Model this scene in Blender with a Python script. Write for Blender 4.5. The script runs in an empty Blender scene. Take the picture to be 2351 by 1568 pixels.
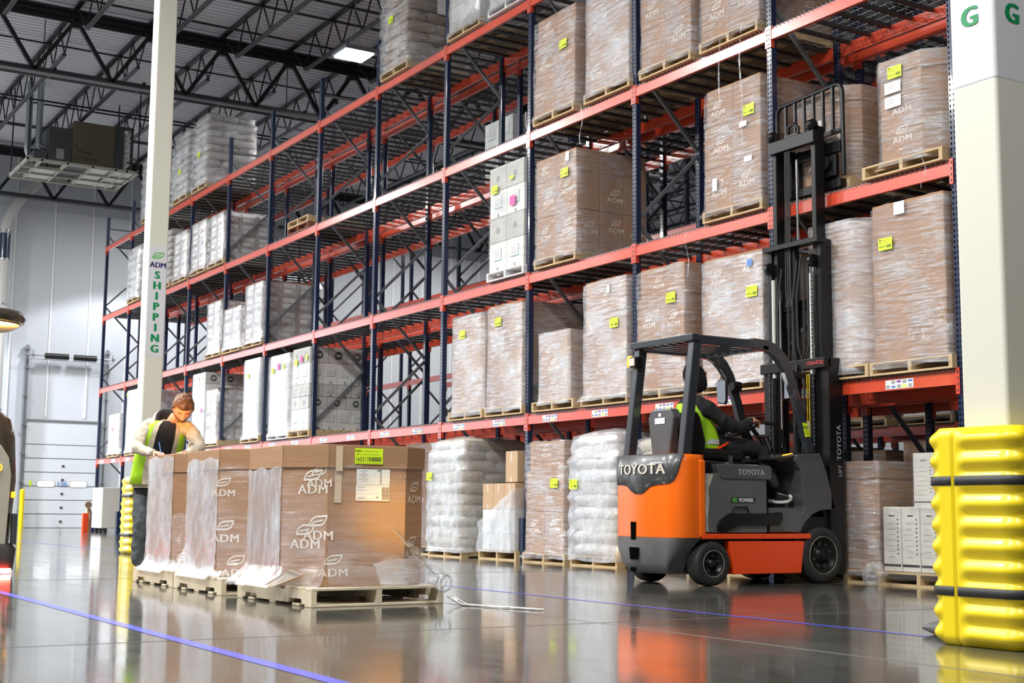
import bpy, math, random
from mathutils import Vector, Matrix
R = math.radians
scene = bpy.context.scene
COL = scene.collection
rnd = random.Random(7)

# ---------------------------------------------------------------- camera, world, big lights, exposure
cam_d = bpy.data.cameras.new('camera')
cam = bpy.data.objects.new('camera', cam_d); COL.objects.link(cam); scene.camera = cam
cam_d.sensor_width = 36.0; cam_d.sensor_fit = 'HORIZONTAL'
cam_d.lens = 3131.4 / 2351 * 36.0
cam_d.clip_end = 200
_yaw, _pit, _rol = .548979, .124220, .0092674
_d = Vector((-math.cos(_yaw)*math.cos(_pit), math.sin(_yaw)*math.cos(_pit), math.sin(_pit)))
_r = Vector((math.sin(_yaw), math.cos(_yaw), 0)); _u = _r.cross(_d)
_r2 = _r*math.cos(_rol) + _u*math.sin(_rol); _u2 = _u*math.cos(_rol) - _r*math.sin(_rol)
cam.matrix_world = Matrix(((_r2.x, _u2.x, -_d.x, 10.5529), (_r2.y, _u2.y, -_d.y, -9.6307), (_r2.z, _u2.z, -_d.z, .64), (0, 0, 0, 1)))
cam_d.dof.use_dof = True; cam_d.dof.focus_distance = 12.0; cam_d.dof.aperture_fstop = 5.6

scene.cycles.max_bounces = 8; scene.cycles.diffuse_bounces = 3; scene.cycles.transparent_max_bounces = 10
vs = scene.view_settings
scene.display_settings.display_device = 'sRGB'
vs.view_transform = 'Standard'; vs.look = 'None'; vs.exposure = -0.22; vs.gamma = 1.0; vs.use_curve_mapping = False

world = bpy.data.worlds.new('world'); scene.world = world; world.use_nodes = True
bg = world.node_tree.nodes['Background']; bg.inputs[0].default_value = (.84, .90, 1.0, 1); bg.inputs[1].default_value = 0.5

def area(name, loc, size, power, rot=(0, 0, 0), col=(1, .97, .92), size_y=None, spread=None):
    l = bpy.data.lights.new(name, 'AREA'); l.energy = power; l.color = col
    l.shape = 'RECTANGLE'; l.size = size; l.size_y = size_y or size
    if spread: l.spread = spread
    o = bpy.data.objects.new(name, l); COL.objects.link(o); o.location = loc; o.rotation_euler = rot
    return o
# high bay lamps hang in rows over the open staging floor to the left, outside the frame
for i, (x, y) in enumerate([(x, y) for x in (-27, -18.5, -10, -2, 6) for y in (-8.5, -14.5)]):
    area('high_bay_light', (x, y, 10.2), .9, 1050, col=(1, .985, .96))
# lamps over the aisles behind the racks
for x, e1, e2 in ((-29, 380, 800), (-18, 150, 500), (-7, 30, 120)):
    area('high_bay_light', (x, 3.9, 10.4), 1.2, e1, col=(1, .98, .95))
    area('high_bay_light', (x, 14, 10.4), 1.6, e2, col=(1, .98, .95))
area('high_bay_light', (11.5, -5.5, 10.2), 1.5, 620, col=(1, .985, .96))
# unseen amber strobe, put in as two narrow spots on face and box
for nm, loc, en, tgt, ang, cl in (('amber_light', (3.2, -9.3, 1.5), 4800, (-1.74, -5.66, 1.52), 4.4, (1, .36, .04)), ('amber_light', (5.6, -8.9, .9), 1700, (2.02, -5.33, .60), 7, (1, .60, .06))):
    l_ = bpy.data.lights.new(nm, 'SPOT'); l_.energy = en; l_.color = cl; l_.shadow_soft_size = .12; l_.spot_size = R(ang); l_.spot_blend = .8
    o_ = bpy.data.objects.new(nm, l_); COL.objects.link(o_); o_.location = loc; o_.rotation_euler = (Vector(tgt)-Vector(loc)).to_track_quat('-Z', 'Y').to_euler()
# wall washer lamp of the dock door, its hood cuts the light off on the upper wall
sp = bpy.data.lights.new('wall_wash_light', 'SPOT'); sp.energy = 1150; sp.spot_size = R(132); sp.spot_blend = .12; sp.shadow_soft_size = .25; sp.color = (.93, .96, 1)
spo = bpy.data.objects.new('wall_wash_light', sp); COL.objects.link(spo); spo.location = (-30.6, 2.6, 9.6); spo.rotation_euler = (R(4), R(-4), 0)
for y_ in (-10.5, -17.5):
    s2 = spo.copy(); COL.objects.link(s2); s2.data = sp.copy(); s2.data.energy = 10000; s2.location = (-29.5, y_, 10.4)  # two unseen lamps added to brighten the wall that film and beams reflect

# ---------------------------------------------------------------- materials
def nn(nt, t, **kw):
    n = nt.nodes.new(t)
    for k, v in kw.items():
        if k.startswith('i_'):
            key = k[2:]; key = int(key) if key.isdigit() else key.replace('_', ' ')
            n.inputs[key].default_value = v
        else: setattr(n, k, v)
    return n
def mat(name, col, rough=.5, metal=0, spec=.5, noise=0, nscale=8, nstretch=(1, 1, 1), bump=0, bscale=30, bstretch=(1, 1, 1), coat=0, crough=.08, emis=None, estr=0, col2=None, bdist=.01, ncoord='Object'):
    m = bpy.data.materials.new(name); m.use_nodes = True; nt = m.node_tree
    p = nt.nodes['Principled BSDF']
    p.inputs['Base Color'].default_value = (*col, 1); p.inputs['Roughness'].default_value = rough
    p.inputs['Metallic'].default_value = metal; p.inputs['Specular IOR Level'].default_value = spec
    p.inputs['Coat Weight'].default_value = coat; p.inputs['Coat Roughness'].default_value = crough
    if emis: p.inputs['Emission Color'].default_value = (*emis, 1); p.inputs['Emission Strength'].default_value = estr
    tc = None
    if noise or bump: tc = nn(nt, 'ShaderNodeTexCoord')
    if noise:
        mp = nn(nt, 'ShaderNodeMapping'); mp.inputs['Scale'].default_value = nstretch
        nz = nn(nt, 'ShaderNodeTexNoise', i_Scale=nscale, i_Detail=5, i_Roughness=.6)
        nt.links.new(tc.outputs[ncoord], mp.inputs[0]); nt.links.new(mp.outputs[0], nz.inputs['Vector'])
        rp = nn(nt, 'ShaderNodeMapRange'); rp.inputs[1].default_value = .3; rp.inputs[2].default_value = .7
        mx = nn(nt, 'ShaderNodeMix', data_type='RGBA')
        c2 = col2 or tuple(c*(1-noise) for c in col)
        mx.inputs[6].default_value = (*col, 1); mx.inputs[7].default_value = (*c2, 1)
        nt.links.new(nz.outputs['Fac'], rp.inputs[0]); nt.links.new(rp.outputs[0], mx.inputs[0])
        nt.links.new(mx.outputs[2], p.inputs['Base Color'])
    if bump:
        mp2 = nn(nt, 'ShaderNodeMapping'); mp2.inputs['Scale'].default_value = bstretch
        nb = nn(nt, 'ShaderNodeTexNoise', i_Scale=bscale, i_Detail=4)
        bp = nn(nt, 'ShaderNodeBump', i_Strength=bump, i_Distance=bdist)
        nt.links.new(tc.outputs[ncoord], mp2.inputs[0]); nt.links.new(mp2.outputs[0], nb.inputs['Vector'])
        nt.links.new(nb.outputs['Fac'], bp.inputs['Height']); nt.links.new(bp.outputs[0], p.inputs['Normal'])
    return m

def wrap_mat(name, base=.16, amt=.5, stretch=(3, 3, 26), rot=(.12, .1, 0), white=.35, seed=0):  # white: diffuse share, film haze plus glare painted in
    m = bpy.data.materials.new(name); m.use_nodes = True; nt = m.node_tree; nt.nodes.clear()
    out = nn(nt, 'ShaderNodeOutputMaterial'); tc = nn(nt, 'ShaderNodeTexCoord')
    mp = nn(nt, 'ShaderNodeMapping'); mp.inputs['Scale'].default_value = stretch; mp.inputs['Rotation'].default_value = rot; mp.inputs['Location'].default_value = (seed, seed*.7, seed*.3)
    nz = nn(nt, 'ShaderNodeTexNoise', i_Scale=1.6, i_Detail=6, i_Roughness=.65)
    n2 = nn(nt, 'ShaderNodeTexNoise', i_Scale=2.2, i_Detail=2)
    rp = nn(nt, 'ShaderNodeMapRange'); rp.inputs[1].default_value = .42; rp.inputs[2].default_value = .72; rp.inputs[3].default_value = base; rp.inputs[4].default_value = base+amt
    mu = nn(nt, 'ShaderNodeMath', operation='MULTIPLY_ADD'); mu.inputs[1].default_value = .5; mu.inputs[2].default_value = 0
    ad = nn(nt, 'ShaderNodeMath', operation='ADD')
    bp = nn(nt, 'ShaderNodeBump', i_Strength=.6, i_Distance=.045)
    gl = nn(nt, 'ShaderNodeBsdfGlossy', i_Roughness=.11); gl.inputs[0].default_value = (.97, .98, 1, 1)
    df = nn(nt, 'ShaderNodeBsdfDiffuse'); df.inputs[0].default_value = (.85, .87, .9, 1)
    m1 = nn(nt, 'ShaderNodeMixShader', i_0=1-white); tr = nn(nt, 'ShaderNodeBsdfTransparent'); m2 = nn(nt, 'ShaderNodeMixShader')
    L = nt.links.new
    L(tc.outputs['Object'], mp.inputs[0]); L(mp.outputs[0], nz.inputs['Vector']); L(tc.outputs['Object'], n2.inputs['Vector'])
    L(n2.outputs['Fac'], mu.inputs[0]); L(nz.outputs['Fac'], ad.inputs[0]); L(mu.outputs[0], ad.inputs[1])
    sb = nn(nt, 'ShaderNodeMath', operation='SUBTRACT', i_1=.25); L(ad.outputs[0], sb.inputs[0]); L(sb.outputs[0], rp.inputs[0])
    L(nz.outputs['Fac'], bp.inputs['Height']); L(bp.outputs[0], gl.inputs['Normal'])
    L(df.outputs[0], m1.inputs[1]); L(gl.outputs[0], m1.inputs[2]); L(tr.outputs[0], m2.inputs[1]); L(m1.outputs[0], m2.inputs[2]); L(rp.outputs[0], m2.inputs[0])
    L(m2.outputs[0], out.inputs[0])
    return m

M = {}
M['card'] = mat('cardboard', (.40, .225, .115), .72, noise=.12, nscale=3, nstretch=(1, 1, 8), bump=.15, bscale=6, bstretch=(1, 1, 12))
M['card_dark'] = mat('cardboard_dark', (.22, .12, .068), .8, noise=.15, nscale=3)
M['card_light'] = mat('cardboard_light', (.60, .41, .25), .7, noise=.08, nscale=4)
M['carton_grey'] = mat('carton_grey', (.55, .55, .52), .6, noise=.06, nscale=4)
M['carton_white'] = mat('carton_white', (.78, .79, .78), .55, noise=.06, nscale=4)
M['carton_cream'] = mat('carton_cream', (.68, .66, .60), .6, noise=.06, nscale=4)
M['card_board_grey'] = mat('corner_board', (.24, .20, .16), .6)
M['tape'] = mat('packing_tape', (.66, .52, .36), .25)
M['ink_white'] = mat('print_white', (.74, .66, .56), .6)
M['hole_shade'] = mat('hole_shade_black', (.003, .003, .003), 1, spec=0)
M['ink_dark'] = mat('print_dark', (.03, .035, .04), .5)
M['ink_teal'] = mat('print_teal', (.10, .33, .33), .5)
M['ink_grey'] = mat('print_grey', (.35, .35, .35), .6)
M['ink_red'] = mat('print_red', (.7, .08, .05), .5)
M['paper'] = mat('paper_white', (.82, .82, .80), .5)
M['lime'] = mat('label_lime', (.72, .95, .02), .45)
M['pink'] = mat('label_pink', (.9, .08, .35), .45)
M['lbl_blue'] = mat('label_blue', (.1, .25, .6), .5)
M['lbl_green'] = mat('label_green', (.0, .28, .12), .5)
M['lbl_purple'] = mat('label_purple', (.25, .05, .4), .5)
M['sack_white'] = mat('sack_white', (.80, .80, .78), .38, noise=.08, nscale=5, bump=.5, bscale=7, bdist=.03)
M['sack_beige'] = mat('sack_beige', (.60, .57, .46), .42, noise=.1, nscale=5, bump=.55, bscale=8, bdist=.03)
M['sack_brown'] = mat('sack_brown', (.36, .27, .19), .5, noise=.15, nscale=5, bump=.5, bscale=8, bdist=.03)
M['sack_grey'] = mat('sack_grey', (.42, .40, .37), .42, noise=.1, nscale=5, bump=.5, bscale=8, bdist=.03)
M['wood'] = mat('pallet_wood', (.66, .49, .27), .7, noise=.3, nscale=2.5, nstretch=(1, 1, 1), bump=.15, bscale=12)
M['wood_pale'] = mat('pallet_wood_pale', (.78, .68, .49), .65, noise=.22, nscale=3, bump=.12, bscale=12)
M['wood_red'] = mat('pallet_wood_red', (.30, .10, .05), .7, noise=.3, nscale=3)
M['plastic_white'] = mat('plastic_white', (.8, .8, .8), .4)
M['orange_steel'] = mat('rack_orange', (.74, .075, .028), .28, noise=.15, nscale=2, nstretch=(1, 1, 1), coat=1, crough=.24)
M['navy'] = mat('rack_navy', (.012, .028, .075), .3, coat=.4)
M['deck_grey'] = mat('deck_grey', (.045, .047, .05), .5)
M['wire'] = mat('deck_wire', (.22, .23, .24), .45, metal=.3)
M['brace'] = mat('brace_grey', (.13, .14, .155), .42)
M['black_steel'] = mat('truss_black', (.012, .013, .017), .5)
M['truss_grey'] = mat('truss_grey', (.07, .072, .08), .45)
M['roof'] = mat('roof_deck_steel', (.74, .75, .80), .5)
M['wallp'] = mat('wall_panel', (.60, .63, .68), .55, noise=.05, nscale=.5)
M['wall_side'] = mat('wall_side_panel', (.55, .58, .62), .6)
M['wall_shade'] = mat('wall_shade_panel', (.14, .14, .145), .7)
M['seam'] = mat('wall_seam', (.85, .86, .87), .5)
M['door'] = mat('dock_door', (.66, .70, .74), .45)
M['galv'] = mat('galvanised_steel', (.42, .45, .47), .35, metal=.7)
M['glow_win'] = mat('door_window_glass', (.9, .95, 1), .2, emis=(.95, .98, 1), estr=2.2)
M['lamp_glow'] = mat('lamp_glow', (1, 1, 1), .3, emis=(.93, .96, 1), estr=45)
M['column'] = mat('column_paint', (.64, .635, .55), .42)
M['sign_white'] = mat('sign_white', (.62, .63, .66), .4)
M['sign_green'] = mat('sign_green', (.0, .24, .075), .4)
M['leaf_green'] = mat('leaf_green', (.08, .50, .06), .4)
M['sign_navy'] = mat('sign_navy', (.015, .012, .10), .4)
M['yellow'] = mat('guard_yellow', (.86, .66, .006), .36, coat=.1, noise=.06, nscale=3)
M['strap'] = mat('strap_black', (.02, .02, .022), .55)
M['rubber'] = mat('rubber', (.022, .022, .023), .6, noise=.3, nscale=10, bump=.1)
M['fl_orange'] = mat('forklift_orange', (1.0, .16, .0), .35, coat=.3, noise=.04, nscale=2)
M['fl_red'] = mat('forklift_skirt', (.92, .075, .008), .4, noise=.1, nscale=2)
M['fl_grey'] = mat('forklift_grey', (.085, .09, .095), .32, coat=.3, noise=.25, nscale=5)
M['fl_bump'] = mat('forklift_bumper', (.13, .13, .13), .5, noise=.35, nscale=7)
M['fl_panel'] = mat('battery_panel', (.105, .115, .11), .5, noise=.2, nscale=3)
M['fl_worn'] = mat('worn_edge', (.55, .52, .42), .7, noise=.7, nscale=14, nstretch=(1, 1, .4))
M['fl_guard'] = mat('guard_paint', (.030, .036, .045), .28, coat=.5)
M['fl_black'] = mat('mast_black', (.006, .006, .007), .35, spec=.35)
M['chrome'] = mat('chrome_rod', (.75, .76, .78), .15, metal=1)
M['rod_white'] = mat('cylinder_white', (.62, .62, .58), .4)
M['mirror'] = mat('mirror_glass', (.85, .87, .9), .04, metal=1)
M['amber'] = mat('amber_lens', (.9, .42, .02), .3, emis=(1, .45, .03), estr=1.5)
M['badge_grey'] = mat('badge_grey', (.42, .43, .44), .4)
M['badge_cream'] = mat('badge_cream', (.66, .62, .52), .4)
M['badge_green'] = mat('badge_green', (.1, .6, .05), .4)
M['skin'] = mat('skin', (.62, .34, .23), .5)
M['hair'] = mat('hair', (.17, .085, .038), .55, noise=.75, nscale=45, nstretch=(1, .35, .35), bump=.9, bscale=70, bstretch=(1, .3, .3))
M['beard'] = mat('beard', (.20, .08, .03), .7, bump=.5, bscale=80)
M['jacket'] = mat('jacket_cream', (.60, .54, .42), .85, noise=.1, nscale=6, bump=.45, bscale=7, bdist=.03)
M['black_cloth'] = mat('black_cloth', (.012, .012, .014), .85, bump=.3, bscale=10, bdist=.02)
M['jeans'] = mat('jeans_grey', (.10, .12, .13), .85, noise=.3, nscale=8, bump=.5, bscale=9, bdist=.03)
M['hivis'] = mat('hivis_lime', (.42, .80, .015), .6, bump=.3, bscale=9, bdist=.02)
M['reflect'] = mat('reflective_tape', (.55, .56, .57), .35)
M['shoe'] = mat('shoe_pale', (.62, .55, .47), .7)
M['white_rubber'] = mat('white_rubber', (.85, .85, .83), .5)
M['eye'] = mat('eye_white', (.75, .75, .75), .3)
M['tape_blue'] = mat('floor_tape_blue', (.12, .15, .85), .25, noise=.35, nscale=2, coat=.3)
M['joint'] = mat('floor_joint', (.20, .20, .19), .3)
M['hvac_tan'] = mat('hvac_tan', (.17, .145, .09), .55)
M['hvac_grey'] = mat('hvac_grey', (.085, .09, .09), .5)
M['hvac_pale'] = mat('hvac_rail', (.42, .42, .36), .5)
M['grating'] = mat('grating_panel', (.55, .55, .50), .5)
M['pipe_white'] = mat('pipe_white', (.62, .62, .60), .45)
M['truck_beige'] = mat('truck_beige', (.36, .35, .29), .5)
M['truck_dark'] = mat('truck_dark', (.035, .03, .022), .2, coat=.6)
M['red_glow'] = mat('red_lamp', (1, .05, .03), .3, emis=(1, .05, .03), estr=90)
M['amber_glow'] = mat('amber_lamp', (1, .5, .1), .3, emis=(1, .42, .06), estr=14)
M['spring'] = mat('spring_black', (.02, .02, .02), .5)
M['wrap'] = wrap_mat('stretch_wrap_film', base=.15, amt=.66, white=.24)
M['wrap_heavy'] = wrap_mat('stretch_wrap_heavy', base=.30, amt=.62, stretch=(3, 3, 20), rot=(.3, .25, 0), white=.36, seed=3)
M['wrap_milky_glare'] = wrap_mat('stretch_wrap_milky_glare', base=.42, amt=.38, stretch=(5, 5, 3), white=.42, seed=5)  # milky film, whitened further to stand for glare
M['wrap_thin'] = wrap_mat('stretch_wrap_thin', base=.05, amt=.30, stretch=(2, 2, 30), rot=(.1, .06, 0), white=.12, seed=9)
M['wrap_front_glare'] = wrap_mat('stretch_wrap_front_glare', base=.42, amt=.5, stretch=(9, 9, 1.6), rot=(.05, .03, 0), white=.35, seed=14)  # whiter copy for the nearest box's left face, painting its glare
M['film'] = wrap_mat('loose_film', base=.16, amt=.5, stretch=(14, 14, 5), rot=(.5, .2, .3), white=.28, seed=2)

# perforated rack post: navy paint with two rows of dark slots down its face
def slot_mat():
    m = mat('rack_post_navy', (.016, .036, .095), .28, coat=.5); nt = m.node_tree; p = nt.nodes['Principled BSDF']
    tc = nn(nt, 'ShaderNodeTexCoord'); sx = nn(nt, 'ShaderNodeSeparateXYZ'); L = nt.links.new
    L(tc.outputs['Object'], sx.inputs[0]); sn = nn(nt, 'ShaderNodeSeparateXYZ'); L(tc.outputs['Normal'], sn.inputs[0]); ab = nn(nt, 'ShaderNodeMath', operation='ABSOLUTE'); L(sn.outputs[1], ab.inputs[0]); gt = nn(nt, 'ShaderNodeMath', operation='GREATER_THAN', i_1=.7); L(ab.outputs[0], gt.inputs[0])
    def near(sock, period, half, off=0):
        a = nn(nt, 'ShaderNodeMath', operation='ADD', i_1=100*period+off); L(sock, a.inputs[0])
        b = nn(nt, 'ShaderNodeMath', operation='MODULO', i_1=period); L(a.outputs[0], b.inputs[0])
        c = nn(nt, 'ShaderNodeMath', operation='SUBTRACT', i_1=period/2); L(b.outputs[0], c.inputs[0])
        d = nn(nt, 'ShaderNodeMath', operation='ABSOLUTE'); L(c.outputs[0], d.inputs[0])
        e = nn(nt, 'ShaderNodeMath', operation='LESS_THAN', i_1=half); L(d.outputs[0], e.inputs[0]); return e.outputs[0]
    zz = near(sx.outputs[2], .05, .013); xx = near(sx.outputs[0], .038, .007)
    mu0 = nn(nt, 'ShaderNodeMath', operation='MULTIPLY'); L(zz, mu0.inputs[0]); L(xx, mu0.inputs[1])
    mu = nn(nt, 'ShaderNodeMath', operation='MULTIPLY'); L(mu0.outputs[0], mu.inputs[0]); L(gt.outputs[0], mu.inputs[1])
    mx = nn(nt, 'ShaderNodeMix', data_type='RGBA'); mx.inputs[6].default_value = (.013, .025, .068, 1); mx.inputs[7].default_value = (.002, .002, .003, 1)
    L(mu.outputs[0], mx.inputs[0]); L(mx.outputs[2], p.inputs['Base Color'])
    sb = nn(nt, 'ShaderNodeMath', operation='MULTIPLY_ADD', i_1=-.5, i_2=.5); L(mu.outputs[0], sb.inputs[0])
    L(sb.outputs[0], p.inputs['Specular IOR Level']); L(sb.outputs[0], p.inputs['Coat Weight'])
    return m
M['post'] = slot_mat()

def floor_mat():
    m = mat('polished_concrete', (.15, .15, .145), .1); nt = m.node_tree; p = nt.nodes['Principled BSDF']; L = nt.links.new
    tc = nn(nt, 'ShaderNodeTexCoord')
    n1 = nn(nt, 'ShaderNodeTexNoise', i_Scale=.7, i_Detail=8, i_Roughness=.62); L(tc.outputs['Object'], n1.inputs['Vector'])
    cr = nn(nt, 'ShaderNodeMapRange'); cr.inputs[1].default_value = .3; cr.inputs[2].default_value = .75; L(n1.outputs['Fac'], cr.inputs[0])
    mx = nn(nt, 'ShaderNodeMix', data_type='RGBA'); mx.inputs[6].default_value = (.05, .051, .046, 1); mx.inputs[7].default_value = (.145, .142, .125, 1)
    L(cr.outputs[0], mx.inputs[0]); L(mx.outputs[2], p.inputs['Base Color'])
    mp = nn(nt, 'ShaderNodeMapping'); mp.inputs['Scale'].default_value = (.5, 2.2, 1); mp.inputs['Rotation'].default_value = (0, 0, .35)
    n2 = nn(nt, 'ShaderNodeTexNoise', i_Scale=3, i_Detail=6, i_Roughness=.7); L(tc.outputs['Object'], mp.inputs[0]); L(mp.outputs[0], n2.inputs['Vector'])
    r2 = nn(nt, 'ShaderNodeMapRange'); r2.inputs[1].default_value = .3; r2.inputs[2].default_value = .8; r2.inputs[3].default_value = .055; r2.inputs[4].default_value = .20
    L(n2.outputs['Fac'], r2.inputs[0]); L(r2.outputs[0], p.inputs['Roughness'])
    n3 = nn(nt, 'ShaderNodeTexNoise', i_Scale=9, i_Detail=3); L(tc.outputs['Object'], n3.inputs['Vector'])
    bp = nn(nt, 'ShaderNodeBump', i_Strength=.05, i_Distance=.01); L(n3.outputs['Fac'], bp.inputs['Height']); L(bp.outputs[0], p.inputs['Normal'])
    p.inputs['IOR'].default_value = 1.6; p.inputs['Coat Weight'].default_value = .35; p.inputs['Coat Roughness'].default_value = .06
    return m
M['floor'] = floor_mat()

# ---------------------------------------------------------------- mesh builder
_tx = {}
def text_geo(s, spacing=1.0, offset=.0):
    k = (s, spacing, offset)
    if k in _tx: return _tx[k]
    cu = bpy.data.curves.new('t', 'FONT'); cu.body = s; cu.size = 1; cu.resolution_u = 3; cu.space_character = spacing
    ob = bpy.data.objects.new('t', cu); COL.objects.link(ob)
    me = bpy.data.meshes.new_from_object(ob.evaluated_get(bpy.context.evaluated_depsgraph_get()))
    v = [(a.co.x, a.co.y) for a in me.vertices]; f = [tuple(p.vertices) for p in me.polygons]
    bpy.data.objects.remove(ob); bpy.data.curves.remove(cu); bpy.data.meshes.remove(me)
    if offset:      # heavier lettering: the strokes repeated with a small sideways shift
        n0 = len(v); v0, f0 = list(v), list(f); v = []; f = []; b_ = offset*1.1
        for q, (dx, dy) in enumerate(((-b_, 0), (-b_/3, 0), (b_/3, 0), (b_, 0))):
            v += [(a+dx, c+dy, q) for a, c in v0]; f += [tuple(i+q*n0 for i in g) for g in f0]
    x0 = min(p[0] for p in v); x1 = max(p[0] for p in v); y0 = min(p[1] for p in v); y1 = max(p[1] for p in v)
    # normalise: centred, cap height 1
    h = y1-y0
    v = [((p[0]-(x0+x1)/2)/h, (p[1]-(y0+y1)/2)/h)+tuple(p[2:]) for p in v]
    _tx[k] = (v, f, (x1-x0)/h); return _tx[k]

LEAF = [(-.62, -.32), (-.56, -.10), (-.40, .14), (-.12, .28), (.62, .33), (.56, .06), (.40, -.18), (.12, -.30)]
def leaf_geo():
    n = len(LEAF); v = []; f = []
    pts = []
    for i in range(n):   # densify and round
        a = Vector(LEAF[i]); b = Vector(LEAF[(i+1) % n])
        pts += [a, a.lerp(b, .5)]
    inner = [Vector((p.x*.80+.01, p.y*.62)) for p in pts]
    k = len(pts)
    v = [tuple(p) for p in pts]+[tuple(p) for p in inner]
    f = [(i, (i+1) % k, k+(i+1) % k, k+i) for i in range(k)]
    b = len(v); v += [(-.40, -.14), (-.36, -.05), (.26, .06), (.28, -.02)]; f.append((b, b+3, b+2, b+1))
    return v, f
LEAFG = leaf_geo()

class MB:
    def __init__(s): s.v = []; s.f = []; s.m = []; s.s = []
    def add(s, vs_, fs, mat=0, smooth=False):
        b = len(s.v); s.v += [tuple(v) for v in vs_]
        for f in fs: s.f.append(tuple(b+i for i in f)); s.m.append(mat); s.s.append(smooth)
        return s
    def box(s, x0, x1, y0, y1, z0, z1, mat=0, X=None):
        v = [(x0, y0, z0), (x1, y0, z0), (x1, y1, z0), (x0, y1, z0), (x0, y0, z1), (x1, y0, z1), (x1, y1, z1), (x0, y1, z1)]
        if X is not None: v = [X @ Vector(a) for a in v]
        return s.add(v, [(0, 3, 2, 1), (4, 5, 6, 7), (0, 1, 5, 4), (1, 2, 6, 5), (2, 3, 7, 6), (3, 0, 4, 7)], mat)
    def bar(s, p, q, w, h, mat=0, up=(0, 0, 1)):
        p = Vector(p); q = Vector(q); d = (q-p).normalized(); u = Vector(up)
        if abs(d.dot(u)) > .99: u = Vector((0, 1, 0))
        a = d.cross(u).normalized(); b = a.cross(d).normalized(); a *= w/2; b *= h/2
        v = [p-a-b, p+a-b, p+a+b, p-a+b, q-a-b, q+a-b, q+a+b, q-a+b]
        return s.add(v, [(0, 3, 2, 1), (4, 5, 6, 7), (0, 1, 5, 4), (1, 2, 6, 5), (2, 3, 7, 6), (3, 0, 4, 7)], mat)
    def tube(s, pts, r, n=10, mat=0, closed=False, caps=True):
        P = [Vector(p) for p in pts]; rr = r if isinstance(r, (list, tuple)) else [r]*len(P); V = []; k = len(P)
        prev = None
        for i, p in enumerate(P):
            a = P[(i-1) % k] if (closed or i > 0) else P[i]; c = P[(i+1) % k] if (closed or i < k-1) else P[i]
            t = (c-a).normalized()
            if prev is None:
                u = t.cross(Vector((0, 0, 1)));
                if u.length < .05: u = t.cross(Vector((0, 1, 0)))
                u.normalize()
            else: u = (prev - t*prev.dot(t)).normalized()
            prev = u; w = t.cross(u)
            for j in range(n):
                an = 2*math.pi*j/n; V.append(p+(u*math.cos(an)+w*math.sin(an))*rr[i])
        F = [(i*n+j, i*n+(j+1) % n, ((i+1) % k)*n+(j+1) % n, ((i+1) % k)*n+j) for i in range(k if closed else k-1) for j in range(n)]
        s.add(V, F, mat, True)
        if caps and not closed: s.add(V[:n], [tuple(range(n))[::-1]], mat); s.add(V[-n:], [tuple(range(n))], mat)
        return s
    def cyl(s, p, q, r, n=20, mat=0, r2=None): return s.tube([p, q], [r, r if r2 is None else r2], n, mat)
    def lathe(s, c, axis, prof, n=32, mat=0):
        c = Vector(c); ax = Vector(axis).normalized(); u = ax.cross(Vector((0, 0, 1)))
        if u.length < .1: u = ax.cross(Vector((0, 1, 0)))
        u.normalize(); w = ax.cross(u); V = []
        for (r, t) in prof:
            for j in range(n):
                a = 2*math.pi*j/n; V.append(c+ax*t+(u*math.cos(a)+w*math.sin(a))*r)
        k = len(prof)
        return s.add(V, [(i*n+j, i*n+(j+1) % n, (i+1)*n+(j+1) % n, (i+1)*n+j) for i in range(k-1) for j in range(n)], mat, True)
    def loft(s, secs, mat=0, closed=True, caps=True, smooth=True):
        n = len(secs[0]); V = [v for sec in secs for v in sec]
        m_ = n if closed else n-1
        s.add(V, [(i*n+j, i*n+(j+1) % n, (i+1)*n+(j+1) % n, (i+1)*n+j) for i in range(len(secs)-1) for j in range(m_)], mat, smooth)
        if caps: s.add(secs[0], [tuple(range(n))[::-1]], mat); s.add(secs[-1], [tuple(range(n))], mat)
        return s
    def prism(s, pts, a, b, axis='x', mat=0):     # 2D outline extruded along an axis
        def P(u, v, t): return {'x': (t, u, v), 'y': (u, t, v), 'z': (u, v, t)}[axis]
        n = len(pts); V = [P(u, v, a) for u, v in pts]+[P(u, v, b) for u, v in pts]
        return s.add(V, [tuple(range(n))[::-1], tuple(range(n, 2*n))]+[(i, (i+1) % n, n+(i+1) % n, n+i) for i in range(n)], mat)
    def flat(s, geo, O, U, W, sc, mat=0):           # 2D geometry laid on a plane
        O = Vector(O); U = Vector(U); W = Vector(W)
        N = U.cross(W)*.0002
        return s.add([O+U*(p[0]*sc)+W*(p[1]*sc)+N*(p[2] if len(p) > 2 else 0) for p in geo[0]], geo[1], mat)
    def rect(s, O, U, W, w, h, mat=0):
        O = Vector(O); U = Vector(U)*w/2; W = Vector(W)*h/2
        return s.add([O-U-W, O+U-W, O+U+W, O-U+W], [(0, 1, 2, 3)], mat)
    def adm(s, O, U, W, sc, mat=0, mat2=None):
        O = Vector(O); Wv = Vector(W)
        s.flat(LEAFG, O+Wv*sc*.62, U, W, sc*1.0, mat)
        g = text_geo('ADM', 1.10, .022); g = ([(p[0]*1.22, p[1], p[2]) for p in g[0]], g[1]); s.flat(g, O-Wv*sc*.16, U, W, sc*.48, mat if mat2 is None else mat2)
        return s
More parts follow.
